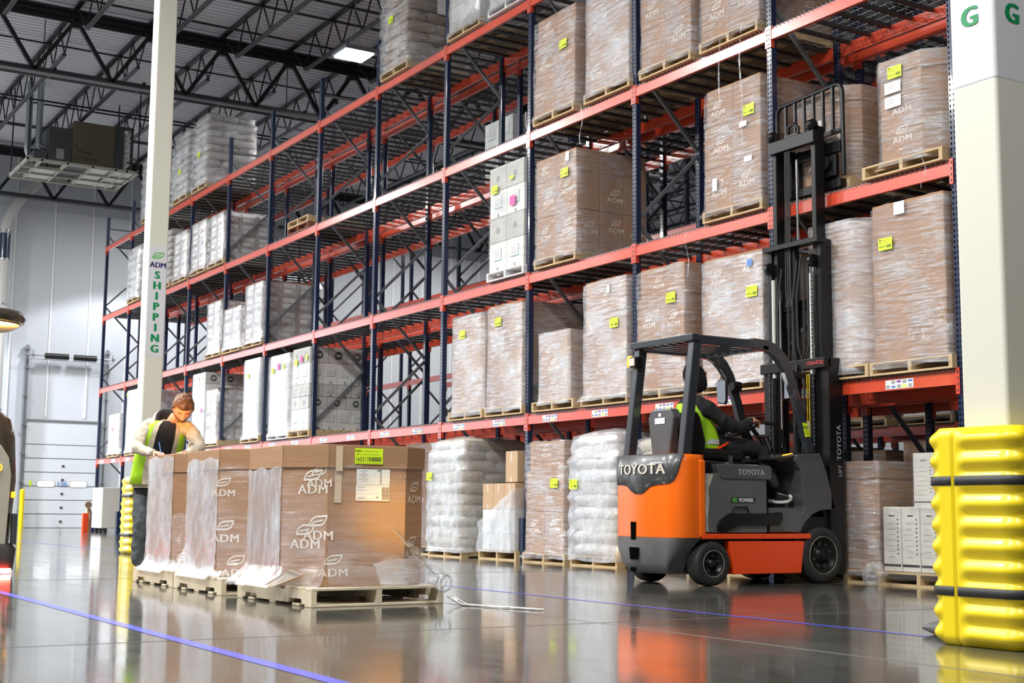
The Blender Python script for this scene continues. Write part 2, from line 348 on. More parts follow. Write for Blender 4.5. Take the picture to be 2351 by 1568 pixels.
    def build(s, name, mats, parent=None, bev=0, seg=2, sub=0, kind=None, label=None, loc=None):
        me = bpy.data.meshes.new(name)
        V = s.v
        if parent is not None:
            inv = WM[parent.name].inverted(); V = [inv @ Vector(v) for v in V]
        elif loc is not None: V = [Vector(v)-Vector(loc) for v in V]
        me.from_pydata([tuple(v) for v in V], [], s.f)
        if not isinstance(mats, (list, tuple)): mats = [mats]
        for m in mats: me.materials.append(M[m] if isinstance(m, str) else m)
        me.polygons.foreach_set('material_index', s.m); me.polygons.foreach_set('use_smooth', s.s); me.update()
        o = bpy.data.objects.new(name, me); COL.objects.link(o)
        if parent is not None: o.parent = parent; WM[o.name] = WM[parent.name]
        else:
            if loc is not None: o.location = loc
            WM[o.name] = Matrix.Translation(loc) if loc is not None else Matrix()
        if bev: b = o.modifiers.new('bevel', 'BEVEL'); b.width = bev; b.segments = seg; b.limit_method = 'ANGLE'; b.angle_limit = R(35)
        if sub: b = o.modifiers.new('sub', 'SUBSURF'); b.levels = sub; b.render_levels = sub
        if kind: o['kind'] = kind
        if label: o['label'] = label
        return o
WM = {}
def thing(name, label, cat, loc=(0, 0, 0), rotz=0, group=None):
    o = bpy.data.objects.new(name, None); COL.objects.link(o); o.empty_display_size = .1
    o.location = loc; o.rotation_euler = (0, 0, rotz)
    WM[o.name] = Matrix.Translation(loc) @ Matrix.Rotation(rotz, 4, 'Z')
    o['label'] = label; o['category'] = cat
    if group: o['group'] = group
    return o
def tag(o, label, cat, group=None):
    o['label'] = label; o['category'] = cat
    if group: o['group'] = group
    return o
def kids(o): return [c for c in o.children]
def dup(root, loc, rotz=0, label=None, group=None, sc=None):
    r = root.copy(); COL.objects.link(r); r.location = loc; r.rotation_euler = (0, 0, rotz)
    if sc: r.scale = sc
    if label: r['label'] = label
    if group: r['group'] = group
    for ch in PROTO[root.name]:
        c = ch[0].copy(); COL.objects.link(c); c.parent = r
        for g in ch[1]:
            d = g.copy(); COL.objects.link(d); d.parent = c
    return r
PROTO = {}
def proto(root, tree): PROTO[root.name] = tree; return root
ORD = 'first second third fourth fifth sixth seventh eighth ninth tenth eleventh twelfth thirteenth fourteenth fifteenth sixteenth seventeenth eighteenth nineteenth twentieth'.split()
LEVW = {1: 'lowest', 2: 'second', 3: 'third', 4: 'top'}
# ---------------------------------------------------------------- room shell
XW, YB, ZC = -34.2, 24.0, 11.95
def struct(o): o['kind'] = 'structure'; return o
m = MB(); m.box(XW, 14, -26, YB, -.2, 0); struct(m.build('floor', 'floor'))
m = MB()                                            # saw-cut joints in the slab
for x in (-26.5, -14.3, -2.1, 3.9): m.box(x-.004, x+.004, -26, YB, 0, .0012)
for y in (-4.95, -17.1): m.box(XW, 14, y-.004, y+.004, 0, .0012)
struct(m.build('trim_1', 'joint'))
m = MB()                                            # corrugated roof deck, ribs run across the joists
P = .20; x = XW; V = []; prof = []
while x < 16:
    prof += [(x, ZC), (x+.07, ZC), (x+.09, ZC+.045), (x+.18, ZC+.045)]; x += P
n = len(prof)
V = [(a, -26, b) for a, b in prof]+[(a, YB, b) for a, b in prof]
m.add(V, [(i, i+1, n+i+1, n+i) for i in range(n-1)]); m.box(XW, 16, -26, YB, ZC+.1, ZC+.2)
struct(m.build('ceiling', 'roof'))
m = MB(); m.box(XW-.2, XW, -26, YB, 0, ZC+.1)
for y in [ -9.2, -7.7, -6.2, -4.7, -3.2, -1.62, -.95, .55, 1.35, 2.9, 4.4, 5.9, 7.4, 8.9, 10.4, 12, 13.5]:
    pass
struct(m.build('wall_far', 'wallp'))
m = MB()
y = -9.4
while y < YB:
    m.box(XW, XW+.03, y-.025, y+.025, 0 if (y < -.6 or y > 2.3) else 3.5, ZC); y += 1.22
struct(m.build('trim_2', 'seam'))
m = MB(); m.box(XW, 16, YB, YB+.2, 0, ZC+.1); struct(m.build('wall_back', 'wall_side'))
m = MB(); m.box(14, 14.2, -26, YB, 0, ZC+.1); struct(m.build('wall_near_shade', 'wall_shade'))  # unseen wall behind the camera, added dark to darken the sides facing it

# dock door in the far wall
DX = XW+.03
m = MB(); y0, y1, zt = -.22, 2.08, 3.36
k = 6; hh = 2.62/k
for i in range(k): m.box(DX, DX+.05, y0, y1, i*hh+.012, (i+1)*hh-.012)
m.box(DX, DX+.04, y0, y1, 2.62, zt)
for i in range(k+1): m.box(DX+.03, DX+.045, y0, y1, i*hh-.012, i*hh+.012, 1)
m.box(DX+.03, DX+.075, y0-.12, y1+.12, zt-.01, zt+.05, 2); m.box(DX, DX+.01, y0, y1, 0, zt, 2)
for i in range(1, 6): m.box(DX+.05, DX+.075, .93, 1.0, i*hh-.26, i*hh-.2, 1)
struct(m.build('door_1', ['door', 'ink_dark', 'galv']))
dr = WM  # door parts
def dock_part(name, m_, mats): o = m_.build(name, mats); return struct(o)
for i, yy in enumerate((.46, 1.47)):
    m = MB(); m.prism([(yy+a*.26, 1.38+b*.085) for a, b in [(-1, -.5), (-.85, -1), (.85, -1), (1, -.5), (1, .5), (.85, 1), (-.85, 1), (-1, .5)]], DX+.05, DX+.07, 'x', 0)
    m.prism([(yy+a*.29, 1.38+b*.11) for a, b in [(-1, -.5), (-.85, -1), (.85, -1), (1, -.5), (1, .5), (.85, 1), (-.85, 1), (-1, .5)]], DX+.045, DX+.055, 'x', 1)
    struct(m.build('window_%d' % (i+1), ['glow_win', 'ink_grey']))
m = MB(); m.flat(text_geo('136', 1.05, .02), (DX+.08, .97, 1.39), (0, 1, 0), (0, 0, 1), .15, 0); m.rect((DX+.08, -.02, 1.39), (0, 1, 0), (0, 0, 1), .07, .17, 1)
struct(m.build('trim_3', ['lbl_blue', 'lime']))
t = thing('door_track', 'grey steel lift tracks and shaft above the numbered dock door', 'track', (DX, .93, 0))
for nm, yy in (('vertical_rail', y0-.1), ('vertical_rail', y1+.12)):
    m = MB(); m.box(DX+.03, DX+.13, yy-.05, yy+.05, 0, 5.75); m.box(DX+.13, DX+.2, yy-.045, yy-.035, 0, 5.4)
    for z in (.5, 1.4, 2.3, 3.2, 4.1, 5.0, 5.6): m.box(DX, DX+.2, yy-.07, yy+.07, z, z+.05)
    m.build(nm, 'galv', t)
m = MB(); m.cyl((DX+.3, y0-.25, 5.42), (DX+.3, y1+.3, 5.42), .02, 8); m.cyl((DX+.3, y0-.2, 5.30), (DX+.3, y1+.25, 5.30), .012, 6); m.build('shaft', 'galv', t)
for a, b in ((.18, .92), (1.08, 1.80)):
    m = MB(); m.cyl((DX+.3, a, 5.42), (DX+.3, b, 5.42), .085, 14)
    for q in range(14): yy = a+(b-a)*(q+.5)/14; m.cyl((DX+.3, yy-.012, 5.42), (DX+.3, yy+.012, 5.42), .098, 14)
    m.build('spring', 'spring', t)
for yy in (y0-.1, y1+.12): m = MB(); m.cyl((DX+.3, yy-.02+.14, 5.45), (DX+.3, yy+.02+.14, 5.45), .10, 16); m.build('cable_drum', 'galv', t)
m = MB(); m.cyl((-33.55, -.36, 0), (-33.55, -.36, 1.15), .075, 14); m.lathe((-33.55, -.36, 1.15), (0, 0, 1), [(.075, 0), (.06, .04), (.0, .06)], 14)
tag(m.build('bollard', 'yellow', loc=(-33.55, -.36, 0)), 'thin yellow bollard beside the dock door', 'bollard')
t = thing('clerestory_light', 'bright long strip window high on the far wall behind the racks', 'window', (XW+.04, 8.8, 8.7))
m = MB(); m.box(XW+.03, XW+.06, 8.0, 9.7, 8.5, 8.88); m.build('pane', 'glow_win', t)
m = MB(); m.box(XW+.02, XW+.05, 7.95, 9.75, 8.45, 8.93); m.build('frame', 'galv', t)

# pipe with elbow on the far wall
t = thing('wall_pipe', 'white pipe with an elbow and a dark band on the far wall', 'pipe', (-33.6, -1.3, 0))
m = MB(); m.tube([(-33.6, .15, 11.6), (-33.6, -.2, 11.05), (-33.6, -.5, 10.75), (-33.6, -.85, 10.35), (-33.6, -1.12, 9.85), (-33.6, -1.25, 9.5), (-33.6, -1.28, 9.2), (-33.6, -1.28, 0)], .16, 14); m.build('tube', 'pipe_white', t)
m = MB(); m.cyl((-33.6, -1.28, 8.35), (-33.6, -1.28, 9.15), .168, 14); m.build('band', 'navy', t)
for z in (9.2, 8.3, 6.9, 3.6): m = MB(); m.cyl((-33.6, -1.28, z), (-33.6, -1.28, z+.05), .185, 14); m.build('clamp', 'galv', t)

# ---------------------------------------------------------------- roof steel
JY = [-4.3+1.72*i for i in range(-3, 17)]
def girder(x, label):
    t = thing('roof_girder', label, 'girder', (x, 0, 10.3))
    m = MB(); m.box(x-.10, x+.10, -9.5, 23.5, 11.62, 11.66); m.box(x-.02, x+.02, -9.5, 23.5, 11.5, 11.64); m.box(x-.11, x+.11, -9.5, 23.5, 11.74, 11.8); m.box(x-.05, x+.05, -9.5, 23.5, 11.6, 11.78); m.build('top_chord', 'black_steel', t)
    m = MB(); m.box(x-.11, x+.11, -9.5, 23.5, 10.22, 10.26); m.box(x-.02, x+.02, -9.5, 23.5, 10.24, 10.36); m.build('bottom_chord', 'truss_grey', t)
    m = MB()
    for i, y in enumerate(JY[:-1]):
        mid = (y+JY[i+1])/2
        m.bar((x, y, 11.6), (x, mid, 10.28), .09, .09); m.bar((x, mid, 10.28), (x, JY[i+1], 11.6), .09, .09)
    for y in JY:
        m.box(x-.04, x+.04, y-.12, y+.12, 11.4, 11.62)
    m.build('web', 'black_steel', t)
girder(-20.0, 'black steel roof girder crossing behind the top of the SHIPPING column')
girder(-33.0, 'black steel roof girder in front of the far wall')
girder(-7.4, 'black steel roof girder above the near half of the racks')
GX = [-33.0, -20.0, -7.4, 5.2]
jn = 0
for gi in range(3):
    a, b = GX[gi], GX[gi+1]
    pr = None
    for y in JY:
        if gi == 2 and (y < -1 or y > 12): continue
        lab = 'black open-web roof joist along the roof deck, one of the joists between two girders'
        grp = ['roof joists by the far wall', 'roof joists of the middle bay', 'roof joists above the near racks'][gi]
        lab = ['black roof joist in the span nearest the far wall', 'black roof joist in the middle span', 'black roof joist in the span above the near racks'][gi]
        lab += ', %s from the left' % ORD[JY.index(y)]
        if pr is None:
            t = thing('roof_joist', lab, 'joist', (a, y, 11.8), 0, grp)
            m = MB(); m.box(a, b, y-.055, y-.008, 11.84, 11.9); m.box(a, b, y+.008, y+.055, 11.84, 11.9); c1 = m.build('top_chord', 'black_steel', t)
            m = MB(); m.box(a+1.0, b-1.0, y-.05, y-.008, 11.05, 11.10); m.box(a+1.0, b-1.0, y+.008, y+.05, 11.05, 11.10); c2 = m.build('bottom_chord', 'truss_grey', t)
            m = MB(); nseg = 20; w = (b-a-2.0)/nseg
            m.bar((a+.1, y, 11.85), (a+1.0, y, 11.08), .03, .03); m.bar((b-.1, y, 11.85), (b-1.0, y, 11.08), .03, .03)
            for i in range(nseg):
                xa = a+1.0+w*i; zz = (11.08, 11.86) if i % 2 == 0 else (11.86, 11.08)
                m.bar((xa, y, zz[0]), (xa+w, y, zz[1]), .028, .028)
            c3 = m.build('web', 'black_steel', t)
            pr = t; PROTO[t.name] = [(c1, []), (c2, []), (c3, [])]
        else: dup(pr, (a, y, 11.8), 0, lab, grp)
bl = 'thin black bridging rod running across the joists under the roof deck'
pr = None
for gx in range(3):
    for q in (2.6, 5.2, 7.8, 10.4):
        x = GX[gx]+q
        for z in (11.13, 11.8):
            m = MB(); m.box(x-.022, x+.022, -9.5, 20, z-.02, z+.02)
            tag(m.build('bridging_rod', 'black_steel', loc=(x, 0, z)), 'thin black %s bridging rod across the roof joists, %s from the far wall' % ('upper' if z > 11.5 else 'lower', ORD[gx*4+int(q/2.6+.1)-1]), 'rod', 'bridging rods under the roof')
# sprinkler main
t = thing('sprinkler_pipe', 'long dark sprinkler main with hangers beside the roof girder', 'pipe', (-21.2, 0, 10.7))
m = MB(); m.cyl((-21.2, -9, 10.55), (-21.2, 20, 10.55), .06, 10); m.build('main_pipe', 'truss_grey', t)
m = MB()
for y in range(-9, 20, 3): m.cyl((-21.2, y, 10.55), (-21.2, y, 11.9), .012, 6)
m.build('hanger', 'black_steel', t)
t = thing('cable_tray', 'pale conduit run resting on the bottom chord of the roof girder', 'conduit', (-20.35, 0, 10.5))
m = MB(); m.cyl((-20.35, -9, 10.42), (-20.35, 20, 10.42), .035, 8); m.cyl((-20.48, -9, 10.42), (-20.48, 20, 10.42), .03, 8); m.build('conduit', 'galv', t)
m = MB()
for y in range(-9, 20, 2): m.box(-20.6, -19.9, y-.03, y+.03, 10.34, 10.385)
m.build('saddle', 'black_steel', t)

# the one lamp in view
t = thing('high_bay_lamp', 'bright white high bay lamp hanging under the roof above the racks', 'lamp', (-14.3, 1.7, 9.85))
m = MB(); m.box(-14.65, -13.95, 1.35, 2.05, 9.93, 10.03); m.build('housing', 'galv', t, bev=.02)
m = MB(); m.box(-14.6, -14.0, 1.4, 2.0, 9.905, 9.93); m.build('diffuser', 'lamp_glow', t)
m = MB(); m.cyl((-14.3, 1.7, 10.03), (-14.3, 1.7, ZC+.01), .006, 6); m.tube([(-14.6, 1.7, 10.02), (-14.5, 1.7, 10.3), (-14.3, 1.7, 10.45), (-14.1, 1.7, 10.3), (-14.0, 1.7, 10.02)], .006, 6); m.build('hanger', 'galv', t)

# suspended heater unit
t = thing('air_handler', 'tan and grey air handling unit hung below the roof on a railed platform', 'air handler', (-26.4, -1.0, 9.6))
XF = -25.9
m = MB(); m.box(XF-1.0, XF, -1.14, -.03, 9.62, 10.93); m.build('casing', 'hvac_tan', t, bev=.015)
m = MB(); m.flat(text_geo('317-298-6360', 1, .0), (XF+.005, -.78, 9.93), (0, 1, 0), (0, 0, 1), .075); m.tube([(XF+.004, -1.08, 10.26), (XF+.004, -1.0, 10.15), (XF+.004, -.8, 10.08), (XF+.004, -.6, 10.10)], .01, 5); m.build('lettering', 'ink_dark', t)
m = MB(); m.box(XF-1.0, XF-.05, -1.75, -1.14, 9.62, 10.70); m.rect((XF-.045, -1.45, 9.98), (0, 1, 0), (0, 0, 1), .2, .28, 1); m.build('side_section', ['hvac_grey', 'badge_grey'], t, bev=.01)
m = MB(); m.box(XF-.9, XF-.75, -.03, .47, 9.62, 10.95); m.box(XF-.15, XF, -.03, .47, 10.9, 10.97); m.box(XF-.15, XF, .42, .47, 9.62, 10.95); m.box(XF-.12, XF-.02, -.03, .22, 9.66, 10.9)
for z in (9.75, 9.92, 10.09, 10.26, 10.43, 10.60, 10.75): m.box(XF-.5, XF-.05, .24, .41, z, z+.05, 1)
m.build('louver_section', ['hvac_grey', 'paper'], t)
m = MB(); m.tube([(XF-.4, -1.95, 11.94), (XF-.4, -1.95, 10.35), (XF-.4, -1.93, 10.22), (XF-.4, -1.8, 10.18), (XF-.4, -1.7, 10.18)], .085, 12); m.build('flue_pipe', 'galv', t)
m = MB(); m.tube([(XF-.5, -2.2, 11.94), (XF-.5, -2.2, 10.05), (XF-.5, -2.16, 9.95), (XF-.5, -2.0, 9.92), (XF-.5, -1.7, 9.92)], .085, 12); m.build('flue_pipe', 'galv', t)
m = MB(); m.box(XF-.8, XF-.1, -2.12, -1.78, 9.62, 10.0); m.build('burner_box', 'hvac_grey', t)
m = MB()
for x in (-27.4, -26.7, -26.0, -25.2): m.box(x, x+.06, -2.45, .45, 9.50, 9.58)
for y in (-2.45, -2.1, -1.45, -.8, -.2, .1, .4): m.box(-27.4, -25.14, y, y+.05, 9.52, 9.6)
m.build('platform_frame', 'hvac_pale', t)
for (a, b, c, d, k) in [(-26.65, -26.0, -2.05, -1.45, 0), (-27.35, -26.7, -2.05, -1.45, 0), (-25.95, -25.25, -1.4, -.85, 1), (-26.65, -26.0, -1.4, -.85, 1), (-25.95, -25.25, -.75, -.25, 0), (-26.65, -26.0, -.75, -.25, 0), (-25.95, -25.25, -.15, .38, 0), (-26.65, -26.0, -.15, .38, 0), (-27.35, -26.7, -.75, .3, 0)]:
    m = MB(); m.box(a+.03, b-.03, c+.03, d-.03, 9.55, 9.57); m.build('grating_panel', ['grating', 'black_steel'][k], t)
for y in (-2.42, .42):
    for x in (-27.3, -25.2): m = MB(); m.cyl((x, y, 9.56), (x, y, ZC+.01), .02, 6); m.build('hanger_rod', 'black_steel', t)

# ---------------------------------------------------------------- columns and their guards
def column(cx, cy, label, text, zt, zb, tz, tpx):
    t = thing('steel_column', label, 'column', (cx, cy, 0)); h = .14
    m = MB(); m.box(cx-h, cx+h, cy-h, cy+h, 0, ZC); m.build('shaft', 'column', t, bev=.018, seg=3)
    return t
c1 = column(-8.83, -3.87, 'cream steel column with a green SHIPPING sign', None, 0, 0, 0, 0)
h = .142
m = MB(); m.box(-8.83-h, -8.83+h, -3.87-h, -3.87+h, 2.78, 4.42); m.build('sign_sleeve', 'sign_white', c1, bev=.018, seg=3)
m = MB(); cxp = -8.83+h+.003
m.flat(LEAFG, (cxp, -3.87, 4.27), (0, 1, 0), (0, 0, 1), .145, 1); m.flat(text_geo('ADM', 1, .035), (cxp, -3.87, 4.13), (0, 1, 0), (0, 0, 1), .075, 2)
for i, ch in enumerate('SHIPPING'):
    m.flat(text_geo(ch, 1, .06), (cxp, -3.87, 3.985-i*.153), (0, 1, 0), (0, 0, 1), .108, 0)
m.build('lettering', ['sign_green', 'leaf_green', 'sign_navy'], c1)
c2 = column(5.94, -3.87, 'thick cream steel column at the right edge of the photo', None, 0, 0, 0, 0)
m = MB(); m.box(5.94-h, 5.94+h, -3.87-h, -3.87+h, 2.86, 4.9); m.build('sign_sleeve', 'sign_white', c2, bev=.018, seg=3)
m = MB()
for i, ch in enumerate('GNIPPIHS'):
    z = 3.235+i*.165
    m.flat(text_geo(ch, 1, .055), (5.94-.01, -3.87-h-.003, z), (1, 0, 0), (0, 0, 1), .105, 0)
    m.flat(text_geo(ch, 1, .055), (5.94+h+.003, -3.87, z), (0, 1, 0), (0, 0, 1), .105, 0)
m.build('lettering', ['sign_green'], c2)

def protector(cx, cy, label, half=.275, H=1.085):
    t = thing('column_guard', label, 'column guard', (cx, cy, 0))
    rad = .085; seam = cx-half+.175
    def outline(z):
        edge = min(z, H-z); pull = .03*max(0, 1-edge/.05)**2
        band = min(abs(z-.268), abs(z-.815))
        pts = []
        n = 14
        def pt(x, y, nx, ny, isseam=1.0):
            wave = 1-2*abs(math.cos(math.pi*(z-.005)/.107))**2.2
            k = .5+.5*math.cos(math.pi*min(1, band/.045)); wave = wave*(1-k)+(.2)*k
            d = wave*.0125*isseam - pull
            return (x+nx*d, y+ny*d, z)
        hs = half
        # four straight sides with rounded corners, walked anticlockwise from (-X,-Y)
        S = [((cx-hs+rad, cy-hs), (cx+hs-rad, cy-hs), (0, -1)), ((cx+hs, cy-hs+rad), (cx+hs, cy+hs-rad), (1, 0)), ((cx+hs-rad, cy+hs), (cx-hs+rad, cy+hs), (0, 1)), ((cx-hs, cy+hs-rad), (cx-hs, cy-hs+rad), (-1, 0))]
        for si, (a, b, nrm) in enumerate(S):
            for i in range(49):
                f = i/48; x = a[0]+(b[0]-a[0])*f; y = a[1]+(b[1]-a[1])*f
                along = (x-(cx-hs)) if si in (0, 2) else (y-(cy-hs))
                q = along
                # rib mask : smooth strips beside the seam
                dd = abs(q-.175); dl = q-.175
                mask = min(1, max(0, (dl-.02)/.06)) if dl > 0 else min(1, max(0, (-dl-.09)/.04))
                if q < .09: mask = min(mask, 1)
                px, py = pt(x, y, nrm[0], nrm[1], mask)[:2]
                if dd < .008: px -= nrm[0]*.02; py -= nrm[1]*.02
                pts.append((px, py, z))
            # corner
            nx2 = S[(si+1) % 4][2]; ccx = (b[0] if si in (0, 2) else cx+nrm[0]*(hs-rad)); ccy = (b[1] if si in (1, 3) else cy+nrm[1]*(hs-rad))
            for i in range(1, 6):
                a_ = i/6*math.pi/2; vx = nrm[0]*math.cos(a_)+nx2[0]*math.sin(a_); vy = nrm[1]*math.cos(a_)+nx2[1]*math.sin(a_)
                pts.append(pt(ccx+vx*rad, ccy+vy*rad, vx, vy, .95))
        return pts
    m = MB(); N = 110
    secs = [outline(.002+(H-.004)*i/N) for i in range(N+1)]
    m.loft(secs, 0, caps=False)
    top = secs[-1]; hb = .15; n = len(top); inner = []
    for (x, y, z) in top:
        dx, dy = x-cx, y-cy; s = hb/max(abs(dx), abs(dy)); inner.append((cx+dx*s, cy+dy*s, z))
    m.add(top+inner, [(i, (i+1) % n, n+(i+1) % n, n+i) for i in range(n)], 0)
    m.build('shell', 'yellow', t)
    for z in (.268, .815):
        m = MB(); s1 = []
        for dz in (-.024, -.022, .022, .024):
            o = outline(z+dz*.8); e = .004 if abs(dz) < .023 else -.002
            s1.append([((x-cx)*(1+e/.27)+cx, (y-cy)*(1+e/.27)+cy, z+dz) for x, y, _ in o])
        m.loft(s1, 0, caps=False); m.build('strap', 'strap', t, label='black hook-and-loop strap')
protector(-8.83, -3.87, 'yellow ribbed plastic guard around the foot of the SHIPPING column')
protector(5.94, -3.87, 'large yellow ribbed plastic guard at the right edge with two black straps')

# floor tape lines and small floor things
def tape(name, x0, x1, y, w, label):
    m = MB(); k = int((x1-x0)/.5); V = []
    for i in range(k+1):
        x = x0+(x1-x0)*i/k; e = rnd.uniform(-.004, .004); V += [(x, y-w/2+e, .0015), (x, y+w/2+e, .0015)]
    m.add(V, [(2*i, 2*i+2, 2*i+3, 2*i+1) for i in range(k)])
    tag(m.build(name, 'tape_blue', loc=(x0, y, 0)), label, 'floor tape')
tape('floor_tape', -33, 5.4, -3.86, .055, 'thin blue tape line on the floor in front of the forklift')
tape('floor_tape', -20, 9.0, -7.45, .075, 'wide blue tape line crossing the floor in the lower left corner')
m = MB(); secs = []
for i in range(9):
    f = i/8; r = .045*math.sin(math.pi*(.08+.84*f))
    secs.append([(5.26+f*.2, -3.74+.03*math.sin(f*5)+r*1.2*math.cos(a*math.pi/5), .035+.9*r*math.sin(a*math.pi/5)) for a in range(10)])
m.loft(secs); tag(m.build('rag', 'fl_bump', loc=(5.35, -3.75, 0)), 'dark grey crumpled rag lying by the yellow guard', 'rag')
# ---------------------------------------------------------------- pallet racks
BP = 2.402                       # bay pitch
LZ = {1: 1.858, 2: 3.753, 3: 5.714, 4: 7.625}   # beam centre heights
ROWS = {'A': (0.0, 1.05), 'B': (1.30, 2.35), 'C': (5.6, 6.65), 'D': (6.9, 7.95)}
ROWN = {'A': 'front', 'B': 'second', 'C': 'third', 'D': 'fourth'}
KMAX = 11
def upk(k):                       # words for upright k (0 = beside the mast, -1 = behind the right column)
    return 'behind the right cream column' if k < 0 else 'beside the forklift mast' if k == 0 else '%s one left of the forklift mast' % ORD[k-1]
def bayw(k):                      # bay k lies between upright k and k-1
    return 'bay of the mast' if k == 0 else '%s bay left of the mast' % ORD[k-1]
def upright_mesh(y0, y1, guard, X=0.0):
    t = thing('upright_frame', 'x', 'rack upright', (X, y0, 0)); tree = []
    for nm, a in (('front_post', y0), ('rear_post', y1-.075)):
        m = MB(); b = a+.075; w = .038
        m.box(X-w, X+w, a, b, .01, 8.52); m.box(X-.06, X+.06, a-.02, b+.02, 0, .012)
        tree.append((m.build(nm, 'post', t, bev=.004, seg=1), []))
    z = .25; flip = False; a, b = y0+.05, y1-.05
    m = MB(); m.bar((X, a, .2), (X, b, .2), .035, .035); tree.append((m.build('brace', 'brace', t), []))
    while z < 7.9:
        m = MB(); za, zb = (z, z+.95) if not flip else (z+.95, z)
        m.bar((X, a, za), (X, b, zb), .04, .04); z += .97; flip = not flip
        tree.append((m.build('brace', 'brace', t), []))
    m = MB(); m.bar((X, a, 8.2), (X, b, 8.2), .035, .035); tree.append((m.build('brace', 'brace', t), []))
    if guard:
        m = MB(); m.box(X-.10, X+.02, y0-.055, y0+.0, .0, .56); m.box(X-.10, X-.05, y0-.055, y0+.12, .0, .56); tree.append((m.build('foot_guard', 'navy', t, bev=.006, seg=1), []))
    PROTO[t.name] = tree
    return t
for row, (y0, y1) in ROWS.items():
    pr = None
    for k in range(-1, KMAX+1):
        if row == 'D' and k > 5: continue
        lab = 'navy rack upright, %s row, %s' % (ROWN[row], upk(k))
        if pr is None: pr = upright_mesh(y0, y1, row == 'A', X=-k*BP); pr['label'] = lab; pr['group'] = 'rack uprights of the %s row' % ROWN[row]
        else: dup(pr, (-k*BP, y0, 0), 0, lab, 'rack uprights of the %s row' % ROWN[row])

def beam_mesh(x0, y, z, side, name='shelf_beam'):
    # side -1: the beam faces -Y (its step is behind), +1 faces +Y
    x1 = x0+BP-.076; s = side
    t = thing(name, 'x', 'rack beam', ((x0+x1)/2, y, z)); tree = []
    m = MB(); yf = y; yb = y-s*.045
    a, b = min(yf, yb), max(yf, yb)
    pr_ = [(yf, -.065), (yf, .045), (yf-s*.018, .052), (yf-s*.018, .068), (yb, .068), (yb, -.065)]
    m.prism([(u, z+w) for u, w in pr_], x0+.004, x1-.004, 'x'); tree.append((m.build('beam', 'orange_steel', t), []))
    for xe, sg in ((x0, 1), (x1, -1)):
        m = MB(); m.box(min(xe, xe-sg*.036), max(xe, xe-sg*.036), min(y+s*.006, y), max(y+s*.006, y), z-.15, z+.085)
        m.box(min(xe, xe+sg*.008), max(xe, xe+sg*.008), min(y+s*.006, yb), max(y+s*.006, yb), z-.15, z+.085)
        for q in range(4): m.box(xe-sg*.018-.006, xe-sg*.018+.006, min(y+s*.007, y), max(y+s*.007, y), z-.13+q*.055, z-.105+q*.055, 1)
        tree.append((m.build('end_connector', ['orange_steel', 'ink_dark'], t), []))
    t['kind'] = 'thing'; PROTO[t.name] = tree
    return t
def bin_label(m, x, y, z):
    m.rect((x, y, z), (1, 0, 0), (0, 0, 1), .34, .085, 0)
    for q in range(5):
        xx = x-.14+q*.068; up = (q % 2) == 0
        m.rect((xx, y-.001, z+(-.02 if up else .02)), (1, 0, 0), (0, 0, 1), .045, .03, 1)
        m.rect((xx, y-.001, z+(.024 if up else -.022)), (1, 0, 0), (0, 0, 1), .05, .02, 2+q if q else 0)
BL = ['paper', 'ink_grey', 'lbl_green', 'lbl_blue', 'lbl_purple', 'lime', 'lbl_blue']
prs = {}
for row, (y0, y1) in ROWS.items():
    for k in range(0, KMAX+1):
        x0 = -k*BP+.038
        for lv in (1, 2, 3, 4):
            for side in (-1, 1):
                if row == 'C' and side == 1 and k > 8 or row == 'D' and (side == 1 or k > 4): continue
                y = y0-.007 if side < 0 else y1+.007
                key = (row == 'A' and side < 0 and lv == 1, side)
                fb = 'front' if side < 0 else 'rear'
                lab = 'orange %s beam, %s level, %s rack row, %s' % ('front-side' if side < 0 else 'rear-side', LEVW[lv], ROWN[row], bayw(k))
                grp = 'shelf beams of the %s rack row' % ROWN[row]
                loc = ((x0+x0+BP-.076)/2, y, LZ[lv])
                if key not in prs:
                    t = beam_mesh(x0, y, LZ[lv], side); t['label'] = lab; t['group'] = grp; prs[key] = t
                    if key[0]:
                        for dx in (-.62, .5):
                            m = MB(); bin_label(m, loc[0]+dx, y-.003, LZ[lv]-.01)
                            PROTO[t.name].append((m.build('bin_label', BL, t, label='white bin stickers with barcodes and coloured squares'), []))
                else: dup(prs[key], loc, 0, lab, grp)

def deck_mesh(x0, y0, y1, z):
    w = 1.12; t = thing('wire_shelf', 'x', 'wire shelf', (x0+w/2, y0, z)); tree = []
    m = MB(); r = .0028
    nx = 19
    for i in range(nx):
        x = x0+.01+(w-.02)*i/(nx-1); m.box(x-r, x+r, y0-.013, y1+.004, z+.004, z+.010); m.box(x-r, x+r, y0-.014, y0-.009, z-.03, z+.008)
    for j in range(9):
        y = y0+.02+(y1-y0-.04)*j/8; m.box(x0, x0+w, y-r, y+r, z, z+.006)
    tree.append((m.build('wire_mesh', 'wire', t), []))
    m = MB()
    for i in range(4):
        x = x0+.12+(w-.24)*i/3; m.box(x-.028, x+.028, y0+.052, y1-.052, z-.032, z-.002)
    tree.append((m.build('support_channel', 'deck_grey', t), []))
    PROTO[t.name] = tree; return t
pr = None
for row, (y0, y1) in ROWS.items():
    for k in range(0, KMAX+1):
        for lv in (1, 2, 3, 4):
            for h_ in (0, 1):
                if row == 'C' and k > 7 or row == 'D': continue
                x0 = -k*BP+.06+h_*1.16; loc = (x0+.56, y0, LZ[lv]+.071)
                lab = 'wire shelf, %s level, %s row, %s half, %s' % (LEVW[lv], ROWN[row], 'left' if h_ == 0 else 'right', bayw(k))
                grp = 'wire shelves of the %s rack row' % ROWN[row]
                if pr is None: pr = deck_mesh(x0, y0, y1, LZ[lv]+.071); pr['label'] = lab; pr['group'] = grp
                else: dup(pr, loc, 0, lab, grp)
